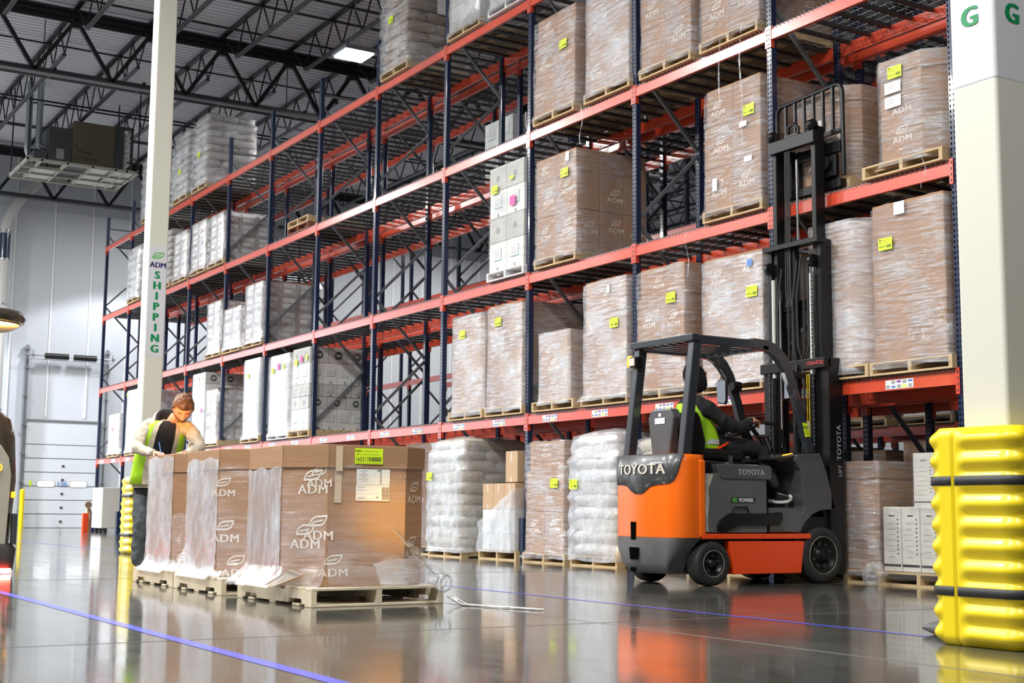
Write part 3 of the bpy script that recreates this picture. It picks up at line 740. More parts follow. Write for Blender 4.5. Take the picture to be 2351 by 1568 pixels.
# ---------------------------------------------------------------- pallets and loads
def pallet_rack(x0, y0, z0, w=.98, d=1.14, wood='wood', label='x', group=None):
    t = thing('wooden_pallet', label, 'pallet', (x0+w/2, y0+d/2, z0), 0, group); tree = []
    for i in range(3):
        x = x0+.0+(w-.042)*i/2; m = MB(); m.box(x, x+.042, y0, y0+d, z0+.018, z0+.107)
        tree.append((m.build('stringer', wood, t), []))
    m = MB()
    for i in range(7): y = y0+(d-.1)*i/6; m.box(x0, x0+w, y, y+.1, z0+.107, z0+.125)
    tree.append((m.build('top_boards', wood, t), []))
    m = MB()
    for y in (y0, y0+d/2-.06, y0+d-.12): m.box(x0, x0+w, y, y+.12, z0, z0+.018)
    tree.append((m.build('bottom_boards', wood, t), [])); PROTO[t.name] = tree
    return t
_pp = {}
def short(l, n=12):
    w = l.replace('stretch-wrapped ', '').split()[:n]
    while w and w[-1].strip(',') in ('of', 'the', 'a', 'an', 'in', 'on', 'with', 'and', 'by', 'right', 'left', 'to', 'its', 'for', 'under', 'there', 'just', 'at', 'first', 'second', 'half', 'two', 'between', 'two', 'behind', 'beside', 'from', 'over', 'near', 'nearest'): w.pop()
    return ' '.join(w).rstrip(',')
def place_pallet(x0, x1, y0, z, label, wood='wood', group=None):
    if wood not in _pp:
        _pp[wood] = pallet_rack(-.49, 0, 0, wood=wood, label=label, group=group); t = _pp[wood]; t.location = ((x0+x1)/2, y0+.57, z); return t
    return dup(_pp[wood], ((x0+x1)/2, y0+.57, z), 0, label, group)

def shell(m, x0, x1, y0, y1, secs, mat=0, jit=.006, rad=.02, seed=1):
    rr = random.Random(seed); rows = []; base = None
    per = []
    for (z, e) in secs:
        row = []; X0, X1, Y0, Y1 = x0-e, x1+e, y0-e, y1+e
        for (ax, ay, bx, by) in ((X0, Y0, X1, Y0), (X1, Y0, X1, Y1), (X1, Y1, X0, Y1), (X0, Y1, X0, Y0)):
            for i in range(7):
                f = (i+.12)/6.24; row.append((ax+(bx-ax)*f+rr.uniform(-jit, jit), ay+(by-ay)*f+rr.uniform(-jit, jit), z+(rr.uniform(-.012, .012) if 0 < i < 6 else 0)))
        rows.append(row)
    return m.loft(rows, mat, caps=False)

def sticker(t, x, y, z, num='1655171', s=1.0, small=False, axis='y'):
    m = MB(); w, h = .17*s, .115*s
    U = (1, 0, 0) if axis == 'y' else (0, 1, 0); off = Vector((0, -1, 0)) if axis == 'y' else Vector((1, 0, 0)); O = Vector((x, y, z)); Wz = Vector((0, 0, 1)); Uv = Vector(U)
    m.rect(O, U, Wz, w, h, 0)
    e = off*.0015
    g_ = text_geo(num, 1.0, .0); m.flat(g_, O+e+Uv*(-.035*s)-Wz*.024*s, U, Wz, min(.03, .088/g_[2])*s, 1)
    for i in range(8): m.rect(O+e+Uv*((.022+i*.007)*s)-Wz*.024*s, U, Wz, .0035*s, .03*s, 1)
    for q in (.012, .034): m.rect(O+e+Uv*.0+Wz*q*s, U, Wz, .11*s, .002*s, 1)
    m.rect(O+e-Uv*.062*s+Wz*.042*s, U, Wz, .022*s, .01*s, 1); m.rect(O+e-Uv*.062*s+Wz*.018*s, U, Wz, .014*s, .008*s, 1)
    return m.build('pallet_label', ['lime', 'ink_dark'], t, label='lime green label with a number and barcode')

def carton(t, x0, x1, y0, y1, z0, z1, style, rr, lf, ls):
    g = .004
    m = MB(); m.box(x0+g, x1-g, y0+g, y1-g, z0+.002, z1-.002)
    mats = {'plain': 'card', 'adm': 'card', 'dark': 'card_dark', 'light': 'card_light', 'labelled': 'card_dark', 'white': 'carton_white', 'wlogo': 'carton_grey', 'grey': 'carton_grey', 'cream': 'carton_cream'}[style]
    M2 = [mats, 'ink_white', 'ink_dark', 'ink_teal', 'paper', 'ink_grey', 'tape']
    w, d, h = x1-x0, y1-y0, z1-z0; xc, yc, zc = (x0+x1)/2, (y0+y1)/2, (z0+z1)/2
    FY = lambda dx, dz: (xc+dx, y0+g-.0015, zc+dz)
    FX = lambda dy, dz: (x1-g+.0015, yc+dy, zc+dz)
    if style in ('adm', 'dark'):
        s = min(.13, w*.28, h*.3)
        if lf:
            if rr.random() < .75: m.adm(FY(rr.uniform(-.1, .1)*w, rr.uniform(-.12, .12)*h), (1, 0, 0), (0, 0, 1), s, 1)
        if ls:
            if rr.random() < .8: m.adm(FX(rr.uniform(-.25, .2)*d, rr.uniform(-.12, .12)*h), (0, 1, 0), (0, 0, 1), s, 1)
        m.rect((xc, yc, z1-.001), (1, 0, 0), (0, 1, 0), .06, d-.02, 6)
    elif style == 'light':
        if lf: m.rect(FY(0, h*.32), (1, 0, 0), (0, 0, 1), .055, h*.3, 6); m.rect(FY(0, -h*.4), (1, 0, 0), (0, 0, 1), .055, h*.18, 6)
    elif style == 'labelled':
        for on, F, U, ww in ((lf, FY, (1, 0, 0), w), (ls, FX, (0, 1, 0), d)):
            if not on: continue
            m.rect(F(0, h*.22), U, (0, 0, 1), ww*.7, h*.3, 4); m.rect(F(-ww*.03, -h*.16), U, (0, 0, 1), ww*.64, h*.3, 4)
            for q in range(3): m.rect(Vector(F(-ww*.08, h*.27-q*h*.05))+(Vector((0, -.001, 0)) if F is FY else Vector((.001, 0, 0))), U, (0, 0, 1), ww*.45, h*.012, 5)
            for q in range(5): m.rect(Vector(F(ww*(.12+q*.03), -h*.18))+(Vector((0, -.001, 0)) if F is FY else Vector((.001, 0, 0))), U, (0, 0, 1), ww*.018, h*.2, 2)
    elif style == 'wlogo':
        if ls:
            s = min(.075, h*.28)
            disc = ([(math.cos(a*math.pi/10)*1.0, math.sin(a*math.pi/10)) for a in range(20)], [tuple(range(20))])
            m.flat(disc, FX(0, 0), (0, 1, 0), (0, 0, 1), s, 2); m.flat(text_geo('W', 1, .02), Vector(FX(0, 0))+Vector((.0012, 0, 0)), (0, 1, 0), (0, 0, 1), s*.8, 4)
        if lf:
            s = min(.05, h*.25); disc = ([(math.cos(a*math.pi/8), math.sin(a*math.pi/8)) for a in range(16)], [tuple(range(16))]); m.flat(disc, FY(0, 0), (1, 0, 0), (0, 0, 1), s, 5)
    elif style == 'white' or style == 'grey':
        for on, F, U, ww in ((lf, FY, (1, 0, 0), w), (ls, FX, (0, 1, 0), d)):
            if not on: continue
            q = min(.10, ww*.3, h*.32); o3 = (Vector((0, -.001, 0)) if F is FY else Vector((.001, 0, 0)))
            m.rect(F(0, h*.06), U, (0, 0, 1), q*2, q*1.7, 3); m.rect(Vector(F(-.006, h*.06+.006))+o3, U, (0, 0, 1), q*1.86, q*1.55, 0)
            for i in range(4): m.rect(Vector(F(-.01, h*.06+q*.45-i*q*.28))+o3*2, U, (0, 0, 1), q*1.3, q*.05, 5)
            for i in (-.38, -.44): m.rect(F(0, h*i), U, (0, 0, 1), q*.5, .012, 2)
    elif style == 'cream':
        for on, F, U, ww in ((lf, FY, (1, 0, 0), w), (ls, FX, (0, 1, 0), d)):
            if not on: continue
            m.rect(F(0, h*.36), U, (0, 0, 1), ww*.3, .012, 2)
            for i in range(7): m.rect(F(rr.uniform(-.12, -.02)*ww, h*(.24-i*.085)), U, (0, 0, 1), ww*rr.uniform(.3, .5), .005, 5)
            for i in range(9): m.rect(F(ww*.32, h*(.3-i*.065)), U, (0, 0, 1), ww*.07, .012, 2)
            for i in range(9): m.rect(F(-ww*.4+i*ww*.1, -h*.40), U, (0, 0, 1), .022, .022, 2)
    return m.build('carton', M2, t, bev=.006, seg=1)

WRAPS = {'n': None, 'w': 'wrap', 'h': 'wrap_heavy', 'm': 'wrap_milky_glare', 't': 'wrap_thin'}
def add_wrap(t, x0, x1, y0, y1, zb, zt, kind, seed, flare=.03, e=.012):
    if not WRAPS[kind]: return
    m = MB(); H = zt-zb
    secs = [(zb-.07, e+flare), (zb-.03, e+flare*.7), (zb+.03, e+.004)]+[(zb+.03+(H-.03)*f, e+random.Random(seed+int(f*50)).uniform(-.001, .004)) for f in (.12, .25, .4, .55, .7, .85, .97)]
    secs.append((zt+.004, -.03))
    shell(m, x0, x1, y0, y1, secs, seed=seed); m.build('stretch_wrap', WRAPS[kind], t)
def tail(t, x, y, z0, ln, seed=0, w=.022):
    rr = random.Random(seed); pts = []; V = []; n = 14; m = MB()
    for i in range(n+1):
        f = i/n; xx = x+.02*math.sin(f*7+seed)+.03*(f-.5)*math.sin(seed*3); yy = y-.012-.01*math.sin(f*9); an = f*5+seed; ww = w*(.7+.5*math.sin(f*11+seed)**2)
        V += [(xx-ww*math.cos(an)*.5, yy-ww*.5*math.sin(an), z0-ln*f), (xx+ww*math.cos(an)*.5, yy+ww*.5*math.sin(an), z0-ln*f), (xx+ww*.2*math.sin(an), yy-ww*.4*math.cos(an), z0-ln*f)]
    m.add(V, [(3*i+a, 3*i+(a+1) % 3, 3*i+3+(a+1) % 3, 3*i+3+a) for i in range(n) for a in range(3)], 0, True)
    m.build('film_tail', 'film', t)
def baseZ(lv): return 0.0 if lv == 0 else LZ[lv]+.082
SEED = [10]
def load(lv, x0, x1, H, tiers, label, wrap='w', y0=-.06, D=1.14, row='A', stick=None, tails=(), pal='wood', pall=None, cat='pallet load', marks=(), yb=None, flare=.03):
    """a wrapped unit load of cartons on its own pallet"""
    SEED[0] += 1; sd = SEED[0]; rr = random.Random(sd)
    if yb is not None: y0 = yb
    z = baseZ(lv)
    if pal: place_pallet(x0, x1, y0, z, pall or ('pallet under the '+short(label)), pal)
    zb = z+(.126 if pal else .002)
    t = thing('carton_load', label, cat, ((x0+x1)/2, y0+D/2, zb))
    zz = zb; tot = sum(a[0] for a in tiers); sc = (H-.126)/tot; y1 = y0+D
    for ti, tr in enumerate(tiers):
        h, nx, ny, st = tr[:4]; ex = tr[4] if len(tr) > 4 else 0; h *= sc; sh = rr.uniform(-.012, .012)
        X0, X1 = x0+ex+sh+.012, x1-ex*.3+sh-.012; Y0, Y1 = y0+.02+ex*.3, y1-ex
        for i in range(nx):
            for j in range(ny):
                if nx*ny > 6 and not (j == 0 or i == nx-1): continue
                carton(t, X0+(X1-X0)*i/nx, X0+(X1-X0)*(i+1)/nx, Y0+(Y1-Y0)*j/ny, Y0+(Y1-Y0)*(j+1)/ny, zz, zz+h, st, rr, j == 0, i == nx-1)
        zz += h
    add_wrap(t, x0+.012, x1-.012, y0+.02, y1, zb, zz, wrap, sd, flare)
    if stick:
        for (fx, fz, num) in stick: sticker(t, x0+(x1-x0)*fx, y0-.009, zb+(zz-zb)*fz, num)
    for (fx, fz, mt, w_, h_) in marks:
        m = MB(); m.rect((x0+(x1-x0)*fx, y0-.008, zb+(zz-zb)*fz), (1, 0, 0), (0, 0, 1), w_, h_, 0); m.build('note', mt, t)
    for i, (tx, dz, ln) in enumerate(tails): tail(t, tx, y0-.01, z+dz, ln, sd+i)
    return t

_sack = {}
def sack_mesh(mt):
    if mt in _sack: return _sack[mt]
    rr = random.Random(5); m = MB(); nu, nv = 20, 10; V = []
    sg = lambda c, e: math.copysign(abs(c)**e, c)
    for i in range(nv+1):
        ph = -math.pi/2+math.pi*i/nv
        for j in range(nu):
            th = 2*math.pi*j/nu
            x = sg(math.cos(ph), .38)*sg(math.cos(th), .30); y = sg(math.cos(ph), .38)*sg(math.sin(th), .30); z = sg(math.sin(ph), .70)*(1-.16*(abs(x)**4+abs(y)**4))
            V.append((x*.5+rr.uniform(-.008, .008), y*.5+rr.uniform(-.008, .008), z*.5))
    m.add(V, [(i*nu+j, i*nu+(j+1) % nu, (i+1)*nu+(j+1) % nu, (i+1)*nu+j) for i in range(nv) for j in range(nu)], 0, True)
    o = m.build('sack', mt); me = o.data; bpy.data.objects.remove(o); _sack[mt] = me; return me
def sacks(lv, x0, x1, H, n, mt, label, wrap='m', y0=-.06, D=1.14, row='A', pal='wood', stick=None, taper=.0, marks=()):
    SEED[0] += 1; sd = SEED[0]; rr = random.Random(sd); z = baseZ(lv)
    place_pallet(x0, x1, y0, z, 'pallet under the '+short(label), pal); zb = z+.126
    t = thing('sack_load', label, 'sack stack', ((x0+x1)/2, y0+D/2, zb)); lh = (H-.126)/n; me = sack_mesh(mt); L0 = Vector(t.location)
    for l in range(n):
        f = l/n; pull = taper*max(0, f-.75)*2; drift = .02*math.sin(l*1.7+sd)
        X0, X1, Y0, Y1 = x0+pull+.01, x1-pull-.01, y0+.02+pull, y0+D-pull
        nx, ny = (2, 2) if l % 2 else (1, 3)
        for i in range(nx):
            for j in range(ny):
                o = bpy.data.objects.new('sack', me); COL.objects.link(o); o.parent = t
                cx = X0+(X1-X0)*(i+.5)/nx+drift*.6+rr.uniform(-.012, .012); cy = Y0+(Y1-Y0)*(j+.5)/ny+rr.uniform(-.014, .014)
                o.location = Vector((cx, cy, zb+lh*(l+.5)))-L0; o.scale = ((X1-X0)/nx*1.03, (Y1-Y0)/ny*1.03, lh*1.14); o.rotation_euler = (rr.uniform(-.03, .03), rr.uniform(-.04, .04), rr.uniform(-.03, .03))
    if WRAPS[wrap]:
        m = MB(); secs = [(zb-.06, .03), (zb, .025)]
        for q in range(2*n):
            f = (q+.5)/(2*n); pull = taper*max(0, f-.75)*2; secs.append((zb+(H-.126)*f, (.022 if q % 2 == 0 else .034)-pull+.012*math.sin(q*2.1+sd)))
        secs.append((zb+(H-.126)*1.02, -.12-taper)); secs.append((zb+(H-.126)*1.035, -.3))
        shell(m, x0, x1, y0, y0+D, secs, seed=sd, jit=.013); m.build('stretch_wrap', WRAPS[wrap], t)
    if stick:
        for (fx, fz, num) in stick: sticker(t, x0+(x1-x0)*fx, y0-.05, zb+(H-.126)*fz, num)
    for (fx, fz, mt2, w_, h_) in marks:
        m = MB(); m.rect((x1+.05, y0+D*fx, zb+(H-.126)*fz), (0, 1, 0), (0, 0, 1), w_, h_, 0); m.build('note', mt2, t)
    return t

def oct_pts(x0, x1, y0, y1, c, z, e=0):
    x0 -= e; x1 += e; y0 -= e; y1 += e
    return [(x0+c, y0, z), (x1-c, y0, z), (x1, y0+c, z), (x1, y1-c, z), (x1-c, y1, z), (x0+c, y1, z), (x0, y1-c, z), (x0, y0+c, z)]
def gaylord(lv, x0, x1, H, label, wrap='w', y0=-.06, D=1.14, c=.2, stick=None, mt='card', cap=.15, tails=(), paper=None, pal='wood', z=None, logos=True, pl=None):
    SEED[0] += 1; sd = SEED[0]; rr = random.Random(sd)
    if z is None: z = baseZ(lv)
    if pal: place_pallet(x0, x1, y0, z, pl or ('pallet under the '+short(label)), pal)
    zb = z+.126; t = thing('octagonal_box', label, 'box', ((x0+x1)/2, y0+D/2, zb)); y1 = y0+D-.04; X0, X1, Y0 = x0+.03, x1-.03, y0+.03
    m = MB(); m.loft([oct_pts(X0, X1, Y0, y1, c, zb), oct_pts(X0, X1, Y0, y1, c, z+H-.02)], smooth=False)
    if logos:
        for q in (.25, .6): m.adm(((X0+X1)/2, Y0-.002, zb+(H-.3)*q), (1, 0, 0), (0, 0, 1), .12, 1); m.adm((X1+.002, (Y0+y1)/2, zb+(H-.3)*q), (0, 1, 0), (0, 0, 1), .12, 1)
    m.build('body', [mt, 'ink_white'], t)
    m = MB(); m.loft([oct_pts(X0, X1, Y0, y1, c, z+H-cap, .012), oct_pts(X0, X1, Y0, y1, c, z+H, .014)], smooth=False); m.build('lid', mt, t, bev=.004, seg=1)
    if WRAPS[wrap]:
        m = MB(); secs = []
        for f, e in ((-.06, .045), (-.02, .035), (.03, .022), (.2, .018), (.4, .02), (.6, .018), (.8, .02), (.95, .024), (1.003, .024), (1.006, -.05)):
            row = []; P = oct_pts(X0, X1, Y0, y1, c, zb+(H-.126)*f, e)
            for i in range(8):
                a, b = Vector(P[i]), Vector(P[(i+1) % 8])
                for q in range(4): v = a.lerp(b, (q+.1)/3.9); row.append((v.x+rr.uniform(-.003, .003), v.y+rr.uniform(-.003, .003), v.z))
            secs.append(row)
        m.loft(secs, caps=False); m.build('stretch_wrap', WRAPS[wrap], t)
    if stick:
        for (fx, fz, num) in stick: sticker(t, x0+(x1-x0)*fx, y0-.003, zb+(H-.126)*fz, num)
    if paper:
        m = MB(); fx, fz = paper; px, pz = x0+(x1-x0)*fx, zb+(H-.126)*fz
        for k_, dz in enumerate((.11, -.03)):
            m.rect((px, y0-.002, pz+dz), (1, 0, 0), (0, 0, 1), .2, .11, 0)
            for q in range(3): m.rect((px-.03, y0-.003, pz+dz+.03-q*.02), (1, 0, 0), (0, 0, 1), .1, .003, 1)
        m.build('shipping_paper', ['paper', 'ink_grey'], t)
    for i, (tx, dz, ln) in enumerate(tails): tail(t, tx, y0-.01, z+dz, ln, sd+i)
    return t

A3 = [(.4, 2, 2, 'adm'), (.45, 2, 2, 'adm'), (.45, 2, 2, 'adm')]
# --- top level
sacks(4, -9.35, -8.42, 1.75, 9, 'sack_brown', 'tall brown layered sack stack on the top level', wrap='w', stick=[(.45, .50, '1402186')], marks=[(.55, .62, 'paper', .22, .3)])
load(4, -7.05, -6.1, 1.3, [(.4, 2, 2, 'grey'), (.4, 2, 2, 'grey'), (.4, 2, 2, 'grey')], 'milky wrapped grey carton load on the top level, first right of the brown sacks', 'm')
load(4, -5.84, -4.88, 1.25, [(.3, 2, 2, 'white'), (.4, 2, 2, 'white'), (.4, 2, 2, 'white')], 'white carton load on a white pallet at the top edge of the photo', 'm', pal='plastic_white')
sacks(4, -19.1, -18.14, 1.72, 9, 'sack_grey', 'widest grey sack stack on the top level, just right of the SHIPPING column', wrap='w', stick=[(.6, .42, '1402')], taper=.08, marks=[(.35, .9, 'ink_grey', .09, .08)])
sacks(4, -20.5, -19.42, 1.66, 9, 'sack_grey', 'narrow grey sack stack on the top level, touching the SHIPPING column', wrap='w', stick=[(.6, .36, '1402')], taper=.12)
sacks(4, -22.95, -22.0, 1.6, 9, 'sack_grey', 'white sack stack on the top level, half hidden left of the SHIPPING column', wrap='m')
# --- third level
load(3, -4.62, -3.62, 1.46, [(.42, 2, 2, 'adm'), (.45, 2, 2, 'adm', .02), (.42, 2, 2, 'adm', .05)], 'three-tier brown carton load with a lime label, third level, loose film at its foot', 'w', stick=[(.75, .62, '1402186')], tails=[(-4.72, .25, .75)])
load(3, -3.38, -2.44, 1.62, [(.55, 2, 2, 'adm'), (.5, 2, 2, 'adm'), (.5, 2, 2, 'adm')], 'brown carton load, third level, with a film strip dangling at its lower left', 'h', stick=[(.8, .80, '1407128')], tails=[(-3.42, .05, .55)])
load(3, -2.22, -1.25, 1.5, [(.5, 2, 2, 'adm'), (.5, 2, 2, 'adm'), (.45, 2, 2, 'adm')], 'carton load, second left of the mast on the third level, cut by top edge', 'w')
load(3, -1.10, -.10, 1.5, [(.5, 2, 2, 'adm'), (.5, 2, 2, 'adm'), (.45, 2, 2, 'dark')], 'carton load with two long dangling film strips, third level beside the mast', 'w', tails=[(-.72, .06, .75), (-.36, .12, 1.35)])
load(3, -20.25, -19.3, 1.18, [(.3, 2, 3, 'labelled')]*4, 'white-wrapped carton load, third level, nearest right of the SHIPPING column', 'm')
load(3, -18.98, -18.02, 1.2, [(.3, 2, 3, 'labelled')]*4, 'white-wrapped carton load, third level, second right of the SHIPPING column', 'm')
load(3, -17.72, -16.88, 1.16, [(.3, 2, 3, 'labelled')]*4, 'brown labelled carton stack, third level, third right of the SHIPPING column', 'm')
sacks(3, -23.96, -22.98, 1.46, 8, 'sack_white', 'white sack stack, third level, left of the SHIPPING column', wrap='m', taper=.12)
sacks(3, -21.5, -20.5, 1.4, 8, 'sack_grey', 'grey sack stack, third level, just behind the SHIPPING column', wrap='t')
place_pallet(-13.4, -12.44, 0.0, baseZ(3), 'empty reddish pallet, lower one of two on the third level', 'wood_red')
place_pallet(-13.4, -12.44, 0.0, baseZ(3)+.127, 'empty yellowish pallet on top of the reddish one, third level')
# --- second level
load(2, -4.55, -3.58, 1.47, [(.55, 2, 3, 'adm'), (.5, 2, 3, 'adm'), (.32, 2, 3, 'adm')], 'big brown logo carton load, second level, film band down its dark side', 'w', stick=[(.75, .78, '1407128')], marks=[(.82, .93, 'paper', .08, .12)])
load(2, -5.78, -4.84, 1.62, [(.42, 2, 3, 'white'), (.36, 2, 3, 'wlogo'), (.4, 2, 3, 'white'), (.36, 2, 3, 'wlogo')], 'white printed carton load with a pink note, second level', 't', pal='plastic_white', stick=[(.2, .78, '140')], marks=[(.72, .62, 'pink', .14, .13), (.68, .84, 'lime', .1, .05)])
load(2, -1.04, -.09, 1.50, [(.44, 2, 2, 'adm'), (.44, 2, 2, 'adm'), (.4, 2, 2, 'adm', .03)], 'brown carton load with black side seam, second level, left of the mast', 'w', stick=[(.82, .72, '1465124')], tails=[(-1.30, .0, .62)], marks=[(.72, .62, 'paper', .12, .06), (.22, .2, 'paper', .08, .14), (.8, .33, 'paper', .12, .06)], flare=.05)
gaylord(2, 1.36, 2.31, 1.10, 'wrapped octagonal box with shipping papers, second level, right of the mast', 'w', stick=[(.45, .86, '1655171')], paper=(.42, .60), tails=[(2.12, .16, .38)])
load(2, -17.72, -16.88, 1.2, [(.3, 2, 3, 'labelled')]*4, 'white-wrapped tall carton load, second level, leftmost of three there', 'm')
load(2, -16.68, -15.66, .94, [(.3, 2, 3, 'labelled')]*3, 'white-wrapped short leaning carton load, second level', 'm')
load(2, -15.42, -14.48, 1.28, [(.3, 2, 3, 'labelled')]*4, 'brown carton load with white labels on its dark side, second level', 'm')
# --- lowest shelf level
load(1, -18.55, -17.7, 1.62, [(.3, 3, 3, 'white'), (.3, 3, 3, 'white'), (.3, 3, 3, 'white'), (.28, 3, 3, 'white'), (.24, 3, 3, 'wlogo')], 'white carton load topped by logo boxes, behind the standing worker', 't', marks=[(.1, .6, 'lime', .08, .08), (.85, .45, 'pink', .08, .1)])
load(1, -17.6, -16.88, 1.22, [(.3, 2, 3, 'labelled')]*4, 'narrow white-wrapped carton load on the lowest shelf, right of the worker', 'm')
load(1, -15.36, -14.5, 1.65, [(.3, 2, 3, 'white')]*5, 'tall white-wrapped load with one lime note, lowest shelf', 'm', marks=[(.35, .78, 'lime', .09, .1)])
load(1, -13.98, -13.02, 1.6, [(.36, 2, 3, 'white'), (.36, 2, 3, 'white'), (.36, 2, 3, 'white'), (.25, 3, 3, 'grey')], 'white carton load on a white pallet with lime and pink notes, lowest shelf', 'm', pal='plastic_white', marks=[(.22, .8, 'lime', .12, .1), (.52, .84, 'pink', .1, .12), (.78, .83, 'lime', .08, .1)])
load(1, -12.88, -12.06, 1.62, [(.34, 2, 4, 'white'), (.2, 2, 3, 'wlogo'), (.2, 3, 4, 'grey'), (.34, 2, 4, 'white'), (.26, 2, 3, 'wlogo')], 'grey carton load with round black logos, lowest shelf, before the empty bays', 't', marks=[(.3, .83, 'lime', .12, .12), (.6, .86, 'pink', .1, .12), (.88, .87, 'lime', .08, .1)])
gaylord(1, -6.85, -5.9, 1.50, 'brown wrapped tall box with lime and white labels, lowest shelf, left of a pair', 'h', c=.05, cap=.001, logos=False, stick=[(.4, .80, '1496')], mt='card')
load(1, -5.78, -4.86, 1.54, [(1.4, 1, 1, 'plain')], 'tall wide box wrapped all over in shiny film, lowest shelf, right of a pair', 'h', stick=[(.35, .83, '1466')], cat='box')
gaylord(1, -4.48, -3.72, 1.02, 'upside-down logo box wrapped on a pallet, lowest shelf', 'h', c=.03, cap=.16, mt='card')
load(1, -3.42, -2.5, 1.55, [(.5, 1, 1, 'adm'), (.5, 1, 1, 'adm', .02), (.42, 1, 1, 'adm', .03)], 'three big stacked boxes wrapped white, lowest shelf, right of the upside-down logo box', 'h', stick=[(.75, .60, '1465')], marks=[(.62, .9, 'paper', .06, .09)], flare=.06)
load(1, -2.3, -1.40, 1.54, [(.52, 2, 2, 'adm'), (.52, 2, 2, 'adm'), (.34, 1, 2, 'adm', .03)], 'brown logo cartons with a lime label, lowest shelf, behind the left of the overhead guard', 'w', stick=[(.75, .72, '1465')])
load(1, -1.10, -.10, 1.48, [(.5, 2, 2, 'adm'), (.45, 2, 2, 'adm'), (.4, 2, 2, 'adm', .02)], 'white-wrapped carton load with a blue-marked paper, lowest shelf, beside the mast', 'h', stick=[(.85, .67, '1682022')], marks=[(.82, .9, 'lbl_blue', .08, .07)], flare=.05)
gaylord(1, .42, 1.33, 1.56, 'tall rounded brown load wrapped in clear film, lowest shelf, behind the mast', 'h', c=.16, cap=.001, logos=False)
load(1, 1.43, 2.32, 1.62, [(1.5, 1, 1, 'plain')], 'tall brown wrapped box with a lime label, lowest shelf, next to the right column', 'w', stick=[(.22, .74, '1496720')], cat='box', marks=[(.42, .95, 'paper', .13, .12)])
load(1, -25.2, -24.2, 1.1, [(.3, 2, 2, 'white')]*3, 'small white-wrapped load with a pink note, lowest shelf, end bay', 'm', marks=[(.45, .6, 'pink', .09, .1)])
load(1, -23.6, -22.6, 1.62, [(.3, 2, 3, 'white')]*5, 'tall white-wrapped load, lowest shelf, left of the SHIPPING column', 'm', marks=[(.1, .93, 'lime', .08, .08)])
# --- floor level
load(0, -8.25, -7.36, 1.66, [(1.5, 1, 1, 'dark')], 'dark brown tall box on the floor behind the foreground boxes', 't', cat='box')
sacks(0, -7.12, -6.12, 1.66, 10, 'sack_beige', 'tall white sack stack on the floor, left of the small brown cartons', wrap='m', y0=-.22, stick=[(.1, .66, '14')], taper=.1)
load(0, -5.78, -4.9, 1.02, [(.5, 2, 3, 'white'), (.32, 3, 3, 'light')], 'half-unwrapped low load of white boxes with small brown cartons, on the floor', 'n', y0=-.12)
t = thing('carton', 'single tall brown carton standing on the row of small brown cartons', 'box', (-5.05, .1, 1.03))
carton(t, -5.24, -4.93, -.06, .3, 1.03, 1.45, 'light', rnd, True, True)
t = thing('stretch_film', 'torn white film draped over the lower half of the small carton load', 'film', (-5.35, -.13, .1))
m = MB(); rows = []
for i in range(9):
    f = i/8; z = .10+f*(.62); rows.append([(-5.82+j*.092, -.135-.015*math.sin(j*1.9+i)-.02*(1-f), (.10+f*(.40+.045*j))) for j in range(11)]+[(-4.87, -.1+j*.12, (.10+f*.85)) for j in range(8)])
m.loft(rows, closed=False, caps=False); m.build('film', 'wrap_milky_glare', t)
load(0, -4.52, -3.62, 1.54, [(.52, 2, 2, 'adm'), (.52, 2, 2, 'adm'), (.38, 1, 1, 'adm', .06)], 'brown logo carton load on the floor with slanting torn film and a lime label', 'w', y0=-.2, stick=[(.78, .62, '14')], flare=.06)
sacks(0, -3.44, -2.5, 1.6, 10, 'sack_white', 'tall white sack stack on the floor beside the forklift', wrap='m', y0=-.2, stick=[(.12, .58, '14')], taper=.08)
sacks(0, -2.25, -1.3, 1.5, 9, 'sack_beige', 'beige sack stack on the floor seen behind the forklift guard', wrap='w', y0=-.1)
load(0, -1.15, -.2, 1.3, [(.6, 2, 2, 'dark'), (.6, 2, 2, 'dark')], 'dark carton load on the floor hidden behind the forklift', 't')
gaylord(0, .48, 1.36, 1.15, 'brown wrapped box on the floor behind the front wheel of the forklift', 'w', c=.03, cap=.16, y0=.03)
t = load(0, 1.42, 2.33, .72, [(.55, 4, 3, 'cream')], 'row of cream printed cartons on the floor between forklift and yellow guard', 't', y0=-.02, flare=.05)
t = load(0, 1.80, 2.33, 1.2, [(.5, 2, 2, 'cream')], 'upper cream printed cartons stacked on the cream carton row', 't', y0=.0, D=.7, pal=None)
t.location.z += .71
for c_ in t.children: c_.scale.z = .46
